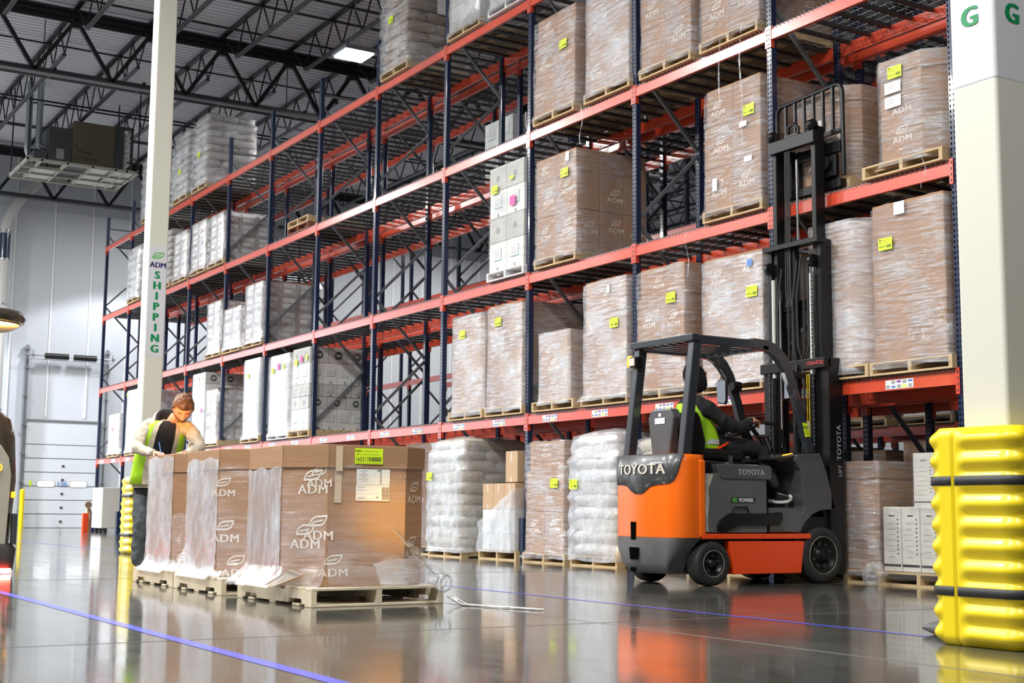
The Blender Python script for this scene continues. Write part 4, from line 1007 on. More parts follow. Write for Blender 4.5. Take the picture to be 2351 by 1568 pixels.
# second row, mostly hidden
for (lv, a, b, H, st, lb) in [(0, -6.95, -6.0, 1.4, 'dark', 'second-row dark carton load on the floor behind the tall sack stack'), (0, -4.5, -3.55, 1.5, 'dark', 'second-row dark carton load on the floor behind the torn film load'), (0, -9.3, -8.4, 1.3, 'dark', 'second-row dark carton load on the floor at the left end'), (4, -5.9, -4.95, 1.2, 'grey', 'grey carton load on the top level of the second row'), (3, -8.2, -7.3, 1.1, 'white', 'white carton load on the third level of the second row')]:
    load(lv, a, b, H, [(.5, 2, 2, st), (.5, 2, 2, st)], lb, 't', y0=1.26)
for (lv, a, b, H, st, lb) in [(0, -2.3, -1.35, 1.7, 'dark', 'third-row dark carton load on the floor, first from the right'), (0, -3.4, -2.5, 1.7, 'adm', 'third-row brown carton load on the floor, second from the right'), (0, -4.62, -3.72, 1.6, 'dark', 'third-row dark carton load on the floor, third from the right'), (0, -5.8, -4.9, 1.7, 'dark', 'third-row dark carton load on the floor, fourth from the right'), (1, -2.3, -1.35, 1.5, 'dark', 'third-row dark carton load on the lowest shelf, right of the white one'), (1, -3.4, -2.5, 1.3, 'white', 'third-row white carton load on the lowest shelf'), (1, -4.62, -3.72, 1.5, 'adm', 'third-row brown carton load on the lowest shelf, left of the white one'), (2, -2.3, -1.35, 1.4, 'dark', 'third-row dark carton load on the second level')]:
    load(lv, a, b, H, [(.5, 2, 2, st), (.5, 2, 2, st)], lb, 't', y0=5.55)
m = MB()
t = thing('film_ball', 'crumpled ball of clear film lying by the front wheel', 'film', (1.55, -.25, .0)); rr = random.Random(3); V = []
for i in range(9):
    for j in range(14):
        a = math.pi*i/8; b = 2*math.pi*j/14; r = .085*(1+rr.uniform(-.45, .5)); V.append((1.52+r*math.sin(a)*math.cos(b)*.9, -.2+r*math.sin(a)*math.sin(b)*1.2, .10+r*1.05*math.cos(a)*(1 if i < 8 else 1)))
m.add(V, [(i*14+j, i*14+(j+1) % 14, (i+1)*14+(j+1) % 14, (i+1)*14+j) for i in range(8) for j in range(14)]); m.build('film', 'film', t)

# floor cabinet at the far end
t = thing('floor_cabinet', 'beige machine cabinet on black feet at the far end of the rack', 'cabinet', (-24.9, -.1, 0))
m = MB(); m.box(-26.15, -25.2, -.12, .75, .12, 1.17); m.build('housing', 'carton_cream', t, bev=.02)
for i, (x, y) in enumerate([(-26.0, -.02), (-25.6, -.02), (-25.3, .0), (-25.3, .6)]):
    m = MB(); m.cyl((x, y, 0), (x, y, .12), .06, 10); m.build('foot', 'rubber', t)
t = thing('rack_end_barrier', 'orange-red post standing at the far corner of the rack', 'post', (-26.9, -.1, 0)); m = MB(); m.box(-26.97, -26.83, -.17, -.03, 0, .5); m.build('post', 'fl_red', t, bev=.01)
t = thing('paper_roll', 'brown paper roll lying on supports beyond the floor cabinet', 'roll', (-27.0, .1, .9)); m = MB(); m.cyl((-27.4, .1, .72), (-26.8, -.05, .72), .09, 14); m.build('roll', 'card_dark', t)
m = MB(); m.box(-27.2, -27.1, .0, .1, 0, .63); m.build('support', 'wood', t)
# ---------------------------------------------------------------- foreground pallets and octagonal boxes
def floor_pallet(loc, rz, L, W, label):
    t = thing('wooden_pallet', label, 'pallet', loc, rz); Xf = WM[t.name]
    def B(m, *a): m.box(*a, X=Xf)
    for j in range(3):     # notched stringers along local X
        y = -W+.0+(W-.04)*j/2 if False else -W/2+(W-.04)*j/2
        m = MB(); a = -L/2
        pts = [(a, .018), (a+.14, .018), (a+.155, .05), (a+.33, .05), (a+.345, .018), (L/2-.345, .018), (L/2-.33, .05), (L/2-.155, .05), (L/2-.14, .018), (L/2, .018), (L/2, .107), (a, .107)]
        V = [Xf @ Vector((u, y, w)) for u, w in pts]+[Xf @ Vector((u, y+.04, w)) for u, w in pts]; n = len(pts)
        tri = [(0, 1, 2, 11), (2, 3, 10, 11), (3, 4, 5, 6), (3, 6, 7, 10), (7, 8, 9, 10)]
        F = [tuple(reversed(f)) for f in tri]+[tuple(n+i for i in f) for f in tri]+[(i, (i+1) % n, n+(i+1) % n, n+i) for i in range(n)]
        m.add(V, F); m.build('stringer', 'wood_pale', t)
    m = MB()
    for i in range(8):
        x = -L/2+(L-.10)*i/7+rnd.uniform(-.006, .006) if 0 < i < 7 else -L/2+(L-.10)*i/7
        B(m, x, x+.10, -W/2, W/2, .107, .126)
    m.build('top_boards', 'wood_pale', t, bev=.003, seg=1)
    m = MB()
    for x in (-L/2, -L/2+.19, -.05, L/2-.29, L/2-.10): B(m, x, x+.10, -W/2, W/2, 0, .018)
    m.build('bottom_boards', 'wood_pale', t, bev=.003, seg=1)
    return t
PC = floor_pallet((1.455, -5.505, 0), R(2.8), 1.22, 1.02, 'pale wooden pallet under the nearest box, with a sheet of film trailing off it')
PB = floor_pallet((.085, -5.60, 0), R(.6), 1.10, .98, 'pale wooden pallet under the middle of the three foreground boxes')
PA = floor_pallet((-1.07, -5.60, 0), R(.4), 1.10, .98, 'pale wooden pallet under the farthest foreground box, by the worker')

def fg_box(name_label, V0, top, logos, stick, wrapk, seedv, zcap=.155, wrap_faces=None, front_wrap='wrap_heavy'):
    """V0: eight plan corners anticlockwise, starting at the left end of the -Y face"""
    cx = sum(a for a, b in V0)/8; cy = sum(b for a, b in V0)/8
    t = thing('octagonal_box', name_label, 'box', (cx, cy, .127)); zb = .127
    ring = lambda z, e: [(a+(a-cx)*e/.55, b+(b-cy)*e/.5, z) for a, b in V0]
    m = MB(); m.loft([ring(zb, 0), ring(top-.02, 0)], smooth=False)
    for (i, f, z, s) in logos:
        a = Vector((*V0[i], 0)); b = Vector((*V0[(i+1) % 8], 0)); U = (b-a).normalized(); N = U.cross(Vector((0, 0, 1)))
        p = a.lerp(b, f)+N*.0025+Vector((0, 0, z)); m.adm(p, U, (0, 0, 1), s, 1)
    m.build('body', ['card', 'ink_white'], t)
    m = MB(); m.loft([ring(top-zcap, .010), ring(top-.005, .012), ring(top, .010)], smooth=False); m.build('lid', 'card_light' if False else 'card', t)
    for (i, f, z, ang) in ((0, 1, 0, 0),):
        pass
    # diagonal folds of the lid corners
    m = MB()
    for i in (0, 1, 2, 3):
        p = Vector(ring(top, .0135)[(i+1) % 8]); q = Vector(ring(top-zcap, .0125)[(i+1) % 8]); m.bar(p, q, .002, .002)
    m.build('lid_crease', 'card_dark', t)
    return t, ring, zb
# nearest box
VC = [(.93, -5.99), (1.66, -6.03), (1.97, -5.83), (2.02, -5.27), (1.85, -5.05), (1.05, -5.0), (.86, -5.2), (.84, -5.85)]
tC, ringC, zb = fg_box('nearest of the three octagonal boxes, lime label 1655178 on its lid', VC, 1.085, [(1, .66, .80, .125), (1, .80, .84, .105), (1, .52, .43, .125), (1, .80, .49, .125), (2, .08, .24, .11), (3, .5, .74, .11), (3, .4, .36, .11)], None, 'w', 1)
def on_face(V, i, f, z, off=.004):
    a = Vector((*V[i], 0)); b = Vector((*V[(i+1) % 8], 0)); U = (b-a).normalized(); N = U.cross(Vector((0, 0, 1)))
    return a.lerp(b, f)+N*off+Vector((0, 0, z)), U, N
p, U, N = on_face(VC, 2, .50, 1.01, .018)
m = MB(); s = 1.16; Wz = Vector((0, 0, 1))
m.rect(p, U, Wz, .205, .108, 0); e = N*.0015
g_ = text_geo('1655178', 1.0, .0); m.flat(([(a, b*1.25) for a, b in g_[0]], g_[1]), p+e-U*.040-Wz*.02, U, Wz, .108/g_[2], 1)
for i in range(16): m.rect(p+e+U*(.020+i*.0045)-Wz*.02, U, Wz, .0022 if i % 3 else .0036, .030, 1)
m.rect(p+e+U*.004+Wz*.034, U, Wz, .14, .0015, 1); m.rect(p+e+U*.004+Wz*.012, U, Wz, .14, .0015, 1); m.rect(p+e-Wz*.046, U, Wz, .19, .0015, 1)
m.flat(text_geo('NAME', 1, .02), p+e-U*.08+Wz*.036, U, Wz, .010, 1); m.flat(text_geo('QT', 1, .02), p+e-U*.08+Wz*.014, U, Wz, .010, 1)
m.build('pallet_label', ['lime', 'ink_dark'], tC, label='lime green label reading 1655178')
p, U, N = on_face(VC, 2, .57, .815, .006); e = N*.001
m = MB(); m.rect(p+Wz*.055, U, Wz, .245, .108, 0); m.rect(p-Wz*.055-U*.003, U, Wz, .245, .108, 0)
m.rect(p+e, U, Wz, .245, .0012, 2)
for i in range(6): m.rect(p+e-U*(.07)+Wz*(.095-i*.014), U, Wz, [.05, .03, .06, .04, .07, .05][i], .003, 2)
for i in range(9): m.rect(p+e+U*(.055)+Wz*(.10-i*.0028*4), U, Wz, .008, .006, 1)
for i in range(5): m.rect(p+e+U*(.03+i*.006)+Wz*.098, U, Wz, .003, .016, 1)
for i in range(4): m.rect(p+e-U*.085-Wz*(.015+i*.02 if i < 2 else .085+.008*(i-2)), U, Wz, .05, .003, 2)
m.rect(p+e+U*.09-Wz*.058, U, Wz, .052, .085, 3); m.rect(p+e*2+U*.09-Wz*.058, U, Wz, .002, .085, 0)
for i in (-.03, 0, .03): m.rect(p+e*2+U*.09-Wz*(.058+i), U, Wz, .052, .0015, 0)
m.rect(p+e+U*.03-Wz*.085, U, Wz, .018, .012, 2)
m.build('shipping_paper', ['paper', 'ink_dark', 'ink_grey', 'sack_brown'], tC, label='white shipping papers with a dark grid')
p, U, N = on_face(VC, 2, .12, .93, .019)
m = MB(); m.rect(p+Wz*.06, U, Wz, .05, .17, 0); p2, U2, N2 = on_face(VC, 2, .12, .80, .005); m.rect(p2, U2, Wz, .05, .22, 0); m.build('packing_tape', 'tape', tC)
def fg_wrap(t, V, zb, top, faces_mat, seed, full=True):  # left faces take whiter film than right ones, painting in the glare
    cx = sum(a for a, b in V)/8; cy = sum(b for a, b in V)/8
    for i, mt, (z0, z1), nm in faces_mat:
        rr = random.Random(seed+i); m = MB(); nU, nZ = 10, 22; a = Vector((*V[i], 0)); b = Vector((*V[(i+1) % 8], 0)); U = (b-a).normalized(); N = U.cross(Vector((0, 0, 1))); rows = []
        for k in range(nZ+1):
            z = z0+(z1-z0)*k/nZ; fl = .06*max(0, 1-(z-zb)/.10)**2 if z < zb+.1 else 0; row = []
            for j in range(nU+1):
                f = j/nU; p = a.lerp(b, f)+N*(.016+rr.uniform(-.0035, .0035)+fl)
                row.append((p.x, p.y, z+(.012*math.sin(j*1.3+seed) if k == nZ else 0)))
            rows.append(row)
        m.loft(rows, closed=False, caps=False); m.build(nm, mt, t)
fg_wrap(tC, VC, .127, 1.0, [(0, 'wrap_front_glare', (.11, .93), 'stretch_wrap'), (1, 'wrap_thin', (.11, .9), 'stretch_wrap'), (2, 'wrap_thin', (.11, .95), 'stretch_wrap'), (3, 'wrap_thin', (.11, .95), 'stretch_wrap'), (7, 'wrap', (.11, .95), 'stretch_wrap')], 3)
VB = [(-.40, -6.02), (.40, -6.04), (.60, -5.86), (.62, -5.35), (.45, -5.14), (-.3, -5.12), (-.46, -5.3), (-.46, -5.85)]
tB, ringB, zb = fg_box('middle of the three octagonal boxes, plain lid, between the other two', VB, 1.10, [(1, .12, .78, .105), (1, .22, .44, .125), (1, .60, .18, .125)], None, 'w', 2)
fg_wrap(tB, VB, .127, 1.0, [(0, 'wrap_milky_glare', (.11, 1.03), 'stretch_wrap'), (1, 'wrap_thin', (.11, .98), 'stretch_wrap'), (2, 'wrap_thin', (.11, .9), 'stretch_wrap'), (7, 'wrap', (.11, .9), 'stretch_wrap')], 11)
VA = [(-1.48, -6.02), (-.74, -6.03), (-.55, -5.86), (-.53, -5.35), (-.7, -5.14), (-1.4, -5.12), (-1.55, -5.3), (-1.55, -5.85)]
tA, ringA, zb = fg_box('farthest of the three octagonal boxes, the worker writes on its lid', VA, 1.10, [(1, .45, .18, .11)], None, 'w', 3)
fg_wrap(tA, VA, .127, 1.0, [(0, 'wrap_milky_glare', (.11, 1.08), 'stretch_wrap'), (1, 'wrap_thin', (.11, .6), 'stretch_wrap'), (2, 'wrap_thin', (.11, .9), 'stretch_wrap'), (7, 'wrap', (.11, .9), 'stretch_wrap')], 17)
# loose film: skirt round the nearest pallet, corner protector, pulled-out sheet
def sheet(name, P, nu, nv, mt, label, seed, amp=.012, parent=None):
    """P: 4 corner points a b c d; a-b bottom, d-c top"""
    rr = random.Random(seed); a, b, c, d = [Vector(p) for p in P]; rows = []; nrm = (b-a).cross(d-a).normalized()
    for i in range(nv+1):
        v = i/nv; l = a.lerp(d, v); r_ = b.lerp(c, v)
        rows.append([tuple(l.lerp(r_, j/nu)+nrm*(amp*math.sin(j*1.7+i*.9+seed)+rr.uniform(-amp, amp)*.5)) for j in range(nu+1)])
    m = MB(); m.loft(rows, closed=False, caps=False); o = m.build(name, mt, parent)
    return o
sheet('film_skirt', [(.84, -6.13, .10), (1.80, -6.11, .115), (1.72, -6.05, .26), (.9, -6.01, .24)], 26, 4, 'film', '', 1, .008, tC)
sheet('film_skirt', [(1.80, -6.10, .125), (2.12, -5.06, .12), (2.045, -5.2, .33), (1.95, -5.88, .22)], 26, 5, 'wrap', '', 2, .008, tC)
t = thing('film_tail', 'clear film sheet pulled off the nearest box down to its pallet corner and floor', 'film', (2.2, -5.0, .1))
m = MB(); rows = []; rr = random.Random(4)
for i in range(15):
    f = i/14; a = Vector((2.035, -5.45, .56)).lerp(Vector((2.18, -5.0, .20)), f); b = Vector((2.04, -5.35, .50)).lerp(Vector((2.14, -5.12, .135)), f); g = .004+.012*f
    rows.append([tuple(a.lerp(b, j/8)+Vector((.01+rr.uniform(0, g)*1.5+.01*math.sin(j*2+i), rr.uniform(-g, g), rr.uniform(-g, g)))) for j in range(9)])
m.loft(rows, closed=False, caps=False)
for q in range(9):
    pts = []; ph = rr.uniform(0, 6)
    for i in range(14): a = ph+i*.55; pts.append((2.17+.035*math.cos(a*1.3), -5.03+.055*math.cos(a)+rr.uniform(-.01, .01), .145+.055*math.sin(a*1.1)+rr.uniform(-.008, .008)))
    m.tube(pts, .0035, 5)
m.build('pulled_sheet', 'film', t)
m = MB(); V = []
for q in range(9):
    pts = []
    for i in range(30): f = i/29; pts.append((2.17+f*.75+.012*math.sin(f*17+q*2), -4.99+f*.27+.022*math.sin(f*7+q*1.3), .006+.004*abs(math.sin(f*13+q))+.05*max(0, 1-f*6)))
    m.tube(pts, [.0042*(1-.4*i/29) for i in range(30)], 5)
m.build('twisted_strand', 'white_rubber', t)
t = thing('corner_board', 'bent grey-brown cardboard corner sticking out of the film on the nearest pallet', 'cardboard', (1.6, -6.1, .2))
m = MB(); a = Vector((1.66, -6.15, .130)); b = Vector((1.80, -6.135, .130)); c = Vector((1.90, -5.98, .205)); d = Vector((1.80, -6.03, .235)); th = Vector((-.01, .014, .006))
m.add([a, b, c, d, a+th, b+th, c+th, d+th], [(0, 1, 2, 3), (7, 6, 5, 4), (0, 4, 5, 1), (1, 5, 6, 2), (2, 6, 7, 3), (3, 7, 4, 0)]); m.build('board', 'card_board_grey', t)
t = thing('film_skirt', 'milky film spread over the pallets between the two farther boxes', 'film', (-.4, -6.1, .13))
m = MB(); rows = []; rr = random.Random(8)
for i in range(5):
    f = i/4; rows.append([(-1.5+j*.075, -6.10+.085*f+rr.uniform(-.006, .006), .128+.0+.09*f*f*(1+.6*math.sin(j*.9))+rr.uniform(0, .012)+(.11*f if 12 < j < 18 else 0)) for j in range(28)])
m.loft(rows, closed=False, caps=False)
m.build('film', 'wrap_milky_glare', t)
m = MB(); m.rect((2.115, -5.42, .07), (0, 1, 0), (0, 0, 1), .07, .05); m.rect((2.115, -5.47, .035), (0, .35, .9), (0, .9, -.35), .006, .05)
m.build('paper_tag', 'paper', PC) if False else None

# ---------------------------------------------------------------- counterbalance forklift
FK = thing('forklift', 'orange and grey counterbalance forklift with its mast raised into the rack', 'forklift', (.5, -1.0, 0))
def P_(nm, m, mats, **k): return m.build(nm, mats, FK, **k)
FX0, FX1 = -.03, 1.03
def rear_curve():
    pts = []   # plan from far side front to near side front
    for (x, y) in [(FX0+.02, -1.72)]: pts.append((x, y))
    R1 = .20; cyl = -1.90
    for i in range(0, 10):
        a = math.pi+i/9*math.pi/2; pts.append((FX0+.02+R1+R1*math.cos(a), cyl+R1*.85*math.sin(a)))
    for i in range(1, 14):
        f = i/14; x = FX0+.02+R1+(FX1-FX0-.04-2*R1)*f; pts.append((x, cyl-R1*.85-.035*math.sin(math.pi*f)))
    for i in range(0, 10):
        a = -math.pi/2+i/9*math.pi/2; pts.append((FX1-.02-R1+R1*math.cos(a), cyl+R1*.85*math.sin(a)))
    pts.append((FX1-.02, -1.80)); return pts
RC = rear_curve()
SL = [0]
for a, b in zip(RC, RC[1:]): SL.append(SL[-1]+math.dist(a, b))
def rc_at(s, off=0):
    s = max(0, min(SL[-1]-1e-6, s))
    for i in range(len(RC)-1):
        if SL[i+1] >= s:
            f = (s-SL[i])/(SL[i+1]-SL[i]); x = RC[i][0]+(RC[i+1][0]-RC[i][0])*f; y = RC[i][1]+(RC[i+1][1]-RC[i][1])*f
            dx, dy = RC[i+1][0]-RC[i][0], RC[i+1][1]-RC[i][1]; l = math.hypot(dx, dy); return (x+dy/l*off, y-dx/l*off)
def s_of_x(x):
    best = min(range(len(RC)), key=lambda i: abs(RC[i][0]-x)+(0 if RC[i][1] < -1.9 else 9)); return SL[best]
m = MB()     # orange counterweight shell
secs = []
for z, e in ((.425, -.004), (.44, 0), (.9, 0), (1.10, -.002), (1.15, -.012), (1.165, -.03)):
    cc = [(x-(x-.5)*(-e)*0+0, y) for x, y in RC]; row = []
    for (x, y) in RC: d = Vector((x-.5, y+1.6)); L_ = d.length; row.append((x+d.x/L_*e, y+d.y/L_*e, z))
    row += [(FX1-.06, -1.74, z), (FX0+.06, -1.70, z)]; secs.append(row)
m.loft(secs); P_('counterweight', m, 'fl_orange')
m = MB(); m.box(FX1-.1, FX1-.008, -1.83, -1.755, .43, 1.12); P_('side_wing', m, 'fl_orange', bev=.02)
m = MB(); secs = []     # grey bumper, tapers below
for z, e, cut in ((.10, -.10, 1), (.13, -.05, 1), (.20, -.015, 1), (.32, .0, 1), (.424, .002, 1)):
    row = []
    for (x, y) in RC:
        d = Vector((x-.5, y+1.6)); L_ = d.length; yy = y
        xl = {.10: .78, .13: .80, .20: .85, .32: .93, .424: 1.02}[z]; row.append((max(1-xl, min(xl, x+d.x/L_*e)), min(yy+d.y/L_*e, -1.86 if z < .36 else -1.80), z))
    row += [(FX1-.15, -1.80, z), (FX0+.15, -1.80, z)]; secs.append(row)
m.loft(secs); P_('rear_bumper', m, 'fl_bump')
# dark badge panel on the counterweight, follows its curve
smid = s_of_x(.5)
def bott(u):    # u: metres from centre along the curve, bottom edge height of the panel
    K = [(-.52, .90), (-.30, .90), (-.20, .885), (-.13, .84), (-.06, .815), (.04, .815), (.09, .84), (.15, .88), (.22, .895), (.38, .905), (.43, .93), (.47, 1.0), (.50, 1.12), (.52, 1.165)]
    for (a, b), (c, d) in zip(K, K[1:]):
        if a <= u <= c: return b+(d-b)*(u-a)/(c-a)
    return 1.165
m = MB(); top = []; bot = []; n = 70
for i in range(n+1):
    u = -.50+1.02*i/n; x, y = rc_at(smid+u, .010); xt, yt = rc_at(smid+u, .002)
    bot.append((x, y, bott(u))); top.append((x, y, 1.158))
edge_b = [(*rc_at(smid-.50+1.02*i/n, -.002), bott(-.50+1.02*i/n)-.004) for i in range(n+1)]; edge_t = [(*rc_at(smid-.50+1.02*i/n, -.03), 1.172) for i in range(n+1)]
m.loft([edge_b, bot, top, edge_t], closed=False, caps=False); P_('badge_panel', m, 'fl_grey')
def curve_text(txt, u0, z0, h, off, mt, nm, wd=1.0):
    geo = text_geo(txt, 1.05, .03); m = MB(); V = []
    for p in geo[0]: x, y = rc_at(smid+u0+p[0]*h*wd, off+p[2]*.0002); V.append((x, y, z0+p[1]*h))
    m.add(V, geo[1]); P_(nm, m, mt)
curve_text('TOYOTA', .0+.005, 1.032, .098, .013, 'ink_dark', 'badge_letters', 1.22); curve_text('TOYOTA', .0, 1.036, .092, .017, 'badge_cream', 'badge_letters', 1.24)
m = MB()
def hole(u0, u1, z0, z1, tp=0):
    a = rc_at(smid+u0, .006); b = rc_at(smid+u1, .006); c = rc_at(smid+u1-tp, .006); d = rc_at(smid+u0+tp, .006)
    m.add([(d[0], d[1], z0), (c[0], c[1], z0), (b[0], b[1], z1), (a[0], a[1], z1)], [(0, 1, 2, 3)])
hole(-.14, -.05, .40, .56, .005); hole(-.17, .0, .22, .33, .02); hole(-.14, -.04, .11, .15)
P_('tow_slot', m, 'hole_shade')  # flat black patches standing for the shade inside the holes
# chassis side parts (near and far side)
m = MB(); m.box(.06, .94, -1.76, -1.03, .30, 1.0); m.box(.06, .60, -1.1, -.55, .30, .7); m.box(.05, .95, -.62, -.12, .30, .62); m.box(.1, .9, -1.85, -.2, .12, .3); P_('chassis', m, 'fl_black')
for sx, nm in ((1, 'battery_panel'), (-1, 'battery_panel')):
    X = lambda d: (.5+sx*d)
    m = MB(); a, b = sorted((X(.44), X(.50))); m.box(a, b, -1.80, -1.02, .47, 1.0); P_(nm, m, 'fl_panel', bev=.006)
m = MB(); m.prism([(-1.755, .48), (-1.715, .48), (-1.722, .62), (-1.705, .75), (-1.712, .86), (-1.68, .93), (-1.655, .995), (-1.755, .995)], 1.0, 1.003, 'x'); P_('worn_paint', m, 'fl_worn')
m = MB(); m.prism([(-1.62, 1.085), (-1.585, .975), (-1.55, .955), (-.985, .955), (-.965, .97), (-.965, 1.07), (-1.0, 1.085)], .55, 1.012, 'x'); P_('hood_strip', m, 'fl_grey', bev=.008)
m = MB(); m.flat(text_geo('TOYOTA', 1.05, .03), (1.0135, -1.215, 1.02), (0, 1, 0), (0, 0, 1), .052); P_('side_letters', m, 'badge_grey')
m = MB(); m.prism([(-1.46, .738), (-1.45, .79), (-1.155, .79), (-1.165, .738)], 1.001, 1.0025, 'x', 0); m.flat(text_geo('RE', 1, .03), (1.0035, -1.405, .765), (0, 1, 0), (0, 0, 1), .034, 1); m.flat(text_geo('POWER', 1, .03), (1.0035, -1.27, .765), (0, 1, 0), (0, 0, 1), .034, 2); P_('power_badge', m, ['ink_dark', 'badge_green', 'paper'])
m = MB(); m.prism([(-1.615, .48), (-1.62, .53), (-1.59, .58), (-1.48, .645), (-1.02, .645), (-.85, .66), (-.84, .60), (-.88, .54), (-1.36, .54), (-1.46, .505), (-1.52, .475)], .99, 1.02, 'x'); m.cyl((1.0, -1.545, .535), (1.026, -1.545, .535), .045, 14); P_('lever_arm', m, 'fl_black', bev=.004)
m = MB(); m.tube([(1.01, -1.44, .65), (1.015, -1.43, .70), (1.015, -1.27, .70), (1.01, -1.25, .65)], .008, 6); P_('panel_handle', m, 'fl_black')
for sx in (1, -1):
    X = lambda d: (.5+sx*d)
    a, b = sorted((X(.40), X(.525)))
    m = MB(); m.box(a, b, -1.80, -.50, .415, .462); P_('side_rail', m, 'fl_red', bev=.006)
    m = MB(); m.prism([(-1.49, .395), (-.575, .395), (-.62, .10), (-1.43, .10)], a, b-.01 if sx > 0 else b, 'x'); P_('skirt', m, 'fl_red', bev=.006)
# cowl, footwell, fender
m = MB(); m.prism([(-.98, .47), (-.62, .47), (-.56, .62), (-.60, .70), (-.98, .70)], .56, .985, 'x'); P_('step_box', m, 'fl_grey', bev=.015)
m = MB(); m.prism([(-.70, .47), (-.60, .47), (-.54, .56), (-.44, .64), (-.33, .68), (-.14, .69), (-.16, .76), (-.25, 1.05), (-.33, 1.22), (-.62, 1.20), (-.66, 1.15), (-.58, 1.05), (-.55, .72), (-.58, .64)], .05, .99, 'x'); P_('front_cowl', m, 'fl_grey', bev=.012)
m = MB(); m.prism([(-1.02, .70), (-.60, .70), (-.56, .9), (-.62, 1.05), (-.60, 1.12), (-1.02, 1.05)], .10, .62, 'x'); P_('footwell', m, 'fl_black')
m = MB(); secs = [[(x, y, z) for x, y in ((.08, -.98), (.92, -.98), (.95, -.6), (.94, -.3), (.06, -.3))] for z in (1.15,)]
m.prism([(-.86, 1.155), (-.62, 1.19), (-.35, 1.235), (-.30, 1.22), (-.36, 1.19), (-.62, 1.15), (-.84, 1.12)], .06, .965, 'x'); P_('dashboard', m, 'fl_black', bev=.01)
m = MB(); m.box(.5, .9, -.70, -.62, 1.21, 1.225); P_('warning_light', m, 'amber', bev=.003) if False else None
m = MB(); m.prism([(-.76, 1.185), (-.66, 1.205), (-.66, 1.213), (-.76, 1.193)], .93, .968, 'x'); P_('indicator', m, 'amber')
m = MB(); m.box(.88, .97, -.36, -.10, .69, .705); P_('fender_plate', m, 'fl_black')
# seat and hood
m = MB(); m.prism([(-1.80, 1.0), (-.98, 1.0), (-1.0, 1.09), (-1.70, 1.12), (-1.80, 1.10)], .10, .93, 'x'); P_('hood', m, 'fl_black', bev=.02)
ST = []
m = MB(); m.box(.26, .78, -1.62, -1.08, 1.12, 1.24); sc_ = P_('seat_cushion', m, 'fl_black', bev=.04, seg=3)
m = MB(); m.prism([(-1.72, 1.18), (-1.56, 1.16), (-1.54, 1.3), (-1.60, 1.52), (-1.64, 1.58), (-1.74, 1.56), (-1.78, 1.4)], .27, .78, 'x'); P_('seat_back', m, 'fl_black', bev=.035, seg=3)
m = MB(); m.prism([(.34, 1.18), (.60, 1.18), (.67, 1.52), (.62, 1.60), (.33, 1.60), (.28, 1.52)], -1.84, -1.74, 'y'); P_('seat_shell', m, 'fl_grey', bev=.015)
m = MB(); m.rect((.47, -1.846, 1.49), (1, 0, 0), (0, 0, 1), .15, .055); m.rect((.47, -1.846, 1.545), (1, 0, 0), (0, 0, 1), .04, .03); P_('seat_sticker', m, 'paper')
m = MB(); m.box(.905, .94, -1.42, -1.37, 1.08, 1.17); m.box(.90, .945, -1.50, -1.08, 1.085, 1.092); P_('buckle', m, 'chrome')
# steering
m = MB(); m.cyl((.45, -.66, 1.18), (.45, -.80, 1.42), .05, 12); P_('steering_column', m, 'fl_black')
m = MB(); c = Vector((.45, -.83, 1.46)); ax = Vector((0, -.45, .9)).normalized(); u = Vector((1, 0, 0)); w = ax.cross(u)
m.tube([c+u*.16*math.cos(a)+w*.16*math.sin(a) for a in [2*math.pi*i/24 for i in range(24)]], .014, 8, closed=True)
for a in (0, 2.1, 4.2): m.bar(c, c+u*.16*math.cos(a)+w*.16*math.sin(a), .02, .012)
m.cyl(c-ax*.03, c+ax*.01, .035, 12); P_('steering_wheel', m, 'fl_black')
m = MB(); m.tube([(.80, -.60, 1.2), (.80, -.64, 1.42), (.80, -.74, 1.49), (.79, -.86, 1.50)], .018, 8); P_('grab_bar', m, 'fl_black')
for x in (.62, .68, .74): m = MB(); m.tube([(x, -.68, 1.2), (x, -.76, 1.36)], .008, 6); m.lathe((x, -.76, 1.36), (0, -.3, .9), [(.0, -.005), (.016, .005), (.018, .02), (.0, .035)], 10); P_('control_lever', m, 'fl_black')
# overhead guard
for x, nm in ((.89, 'rear_post'), (.07, 'rear_post')):
    m = MB(); m.bar((x, -1.90, 1.14), (x, -1.76, 2.20), .085, .095, up=(0, 1, 0)); P_(nm, m, 'fl_guard', bev=.01)
for x in (.90, .06):
    Pp = [(-1.10, 2.225), (-.92, 2.215), (-.82, 2.18), (-.74, 2.11), (-.66, 2.0), (-.56, 1.76), (-.46, 1.44), (-.36, 1.16), (-.26, .86), (-.17, .58)]
    m = MB(); wd = [.05, .055, .06, .06, .055, .045, .042, .042, .042, .04]; out = []; inn = []
    for i, (y, z) in enumerate(Pp):
        a = Pp[max(0, i-1)]; b = Pp[min(len(Pp)-1, i+1)]; d = Vector((b[0]-a[0], b[1]-a[1])).normalized(); n_ = Vector((-d.y, d.x))*wd[i]
        out.append((y+n_.x, z+n_.y)); inn.append((y-n_.x, z-n_.y))
    secs = [[(x-.03, *o_), (x+.03, *o_), (x+.03, *i_), (x-.03, *i_)] for o_, i_ in zip(out, inn)]
    m.loft(secs, smooth=False); P_('front_pillar', m, 'fl_guard', bev=.006)
    m = MB(); m.box(x-.035, x+.035, -1.80, -1.06, 2.175, 2.26); P_('roof_rail', m, 'fl_guard', bev=.01)
m = MB(); m.box(.0, .95, -1.84, -1.76, 2.20, 2.265); P_('roof_crossbar', m, 'fl_guard', bev=.008)
m = MB(); m.box(.03, .93, -.98, -.90, 2.17, 2.22); P_('roof_crossbar', m, 'fl_guard', bev=.008)
for i in range(6): x = .17+i*.12; m = MB(); m.box(x, x+.035, -1.80, -.9, 2.19, 2.235); P_('roof_bar', m, 'fl_guard')
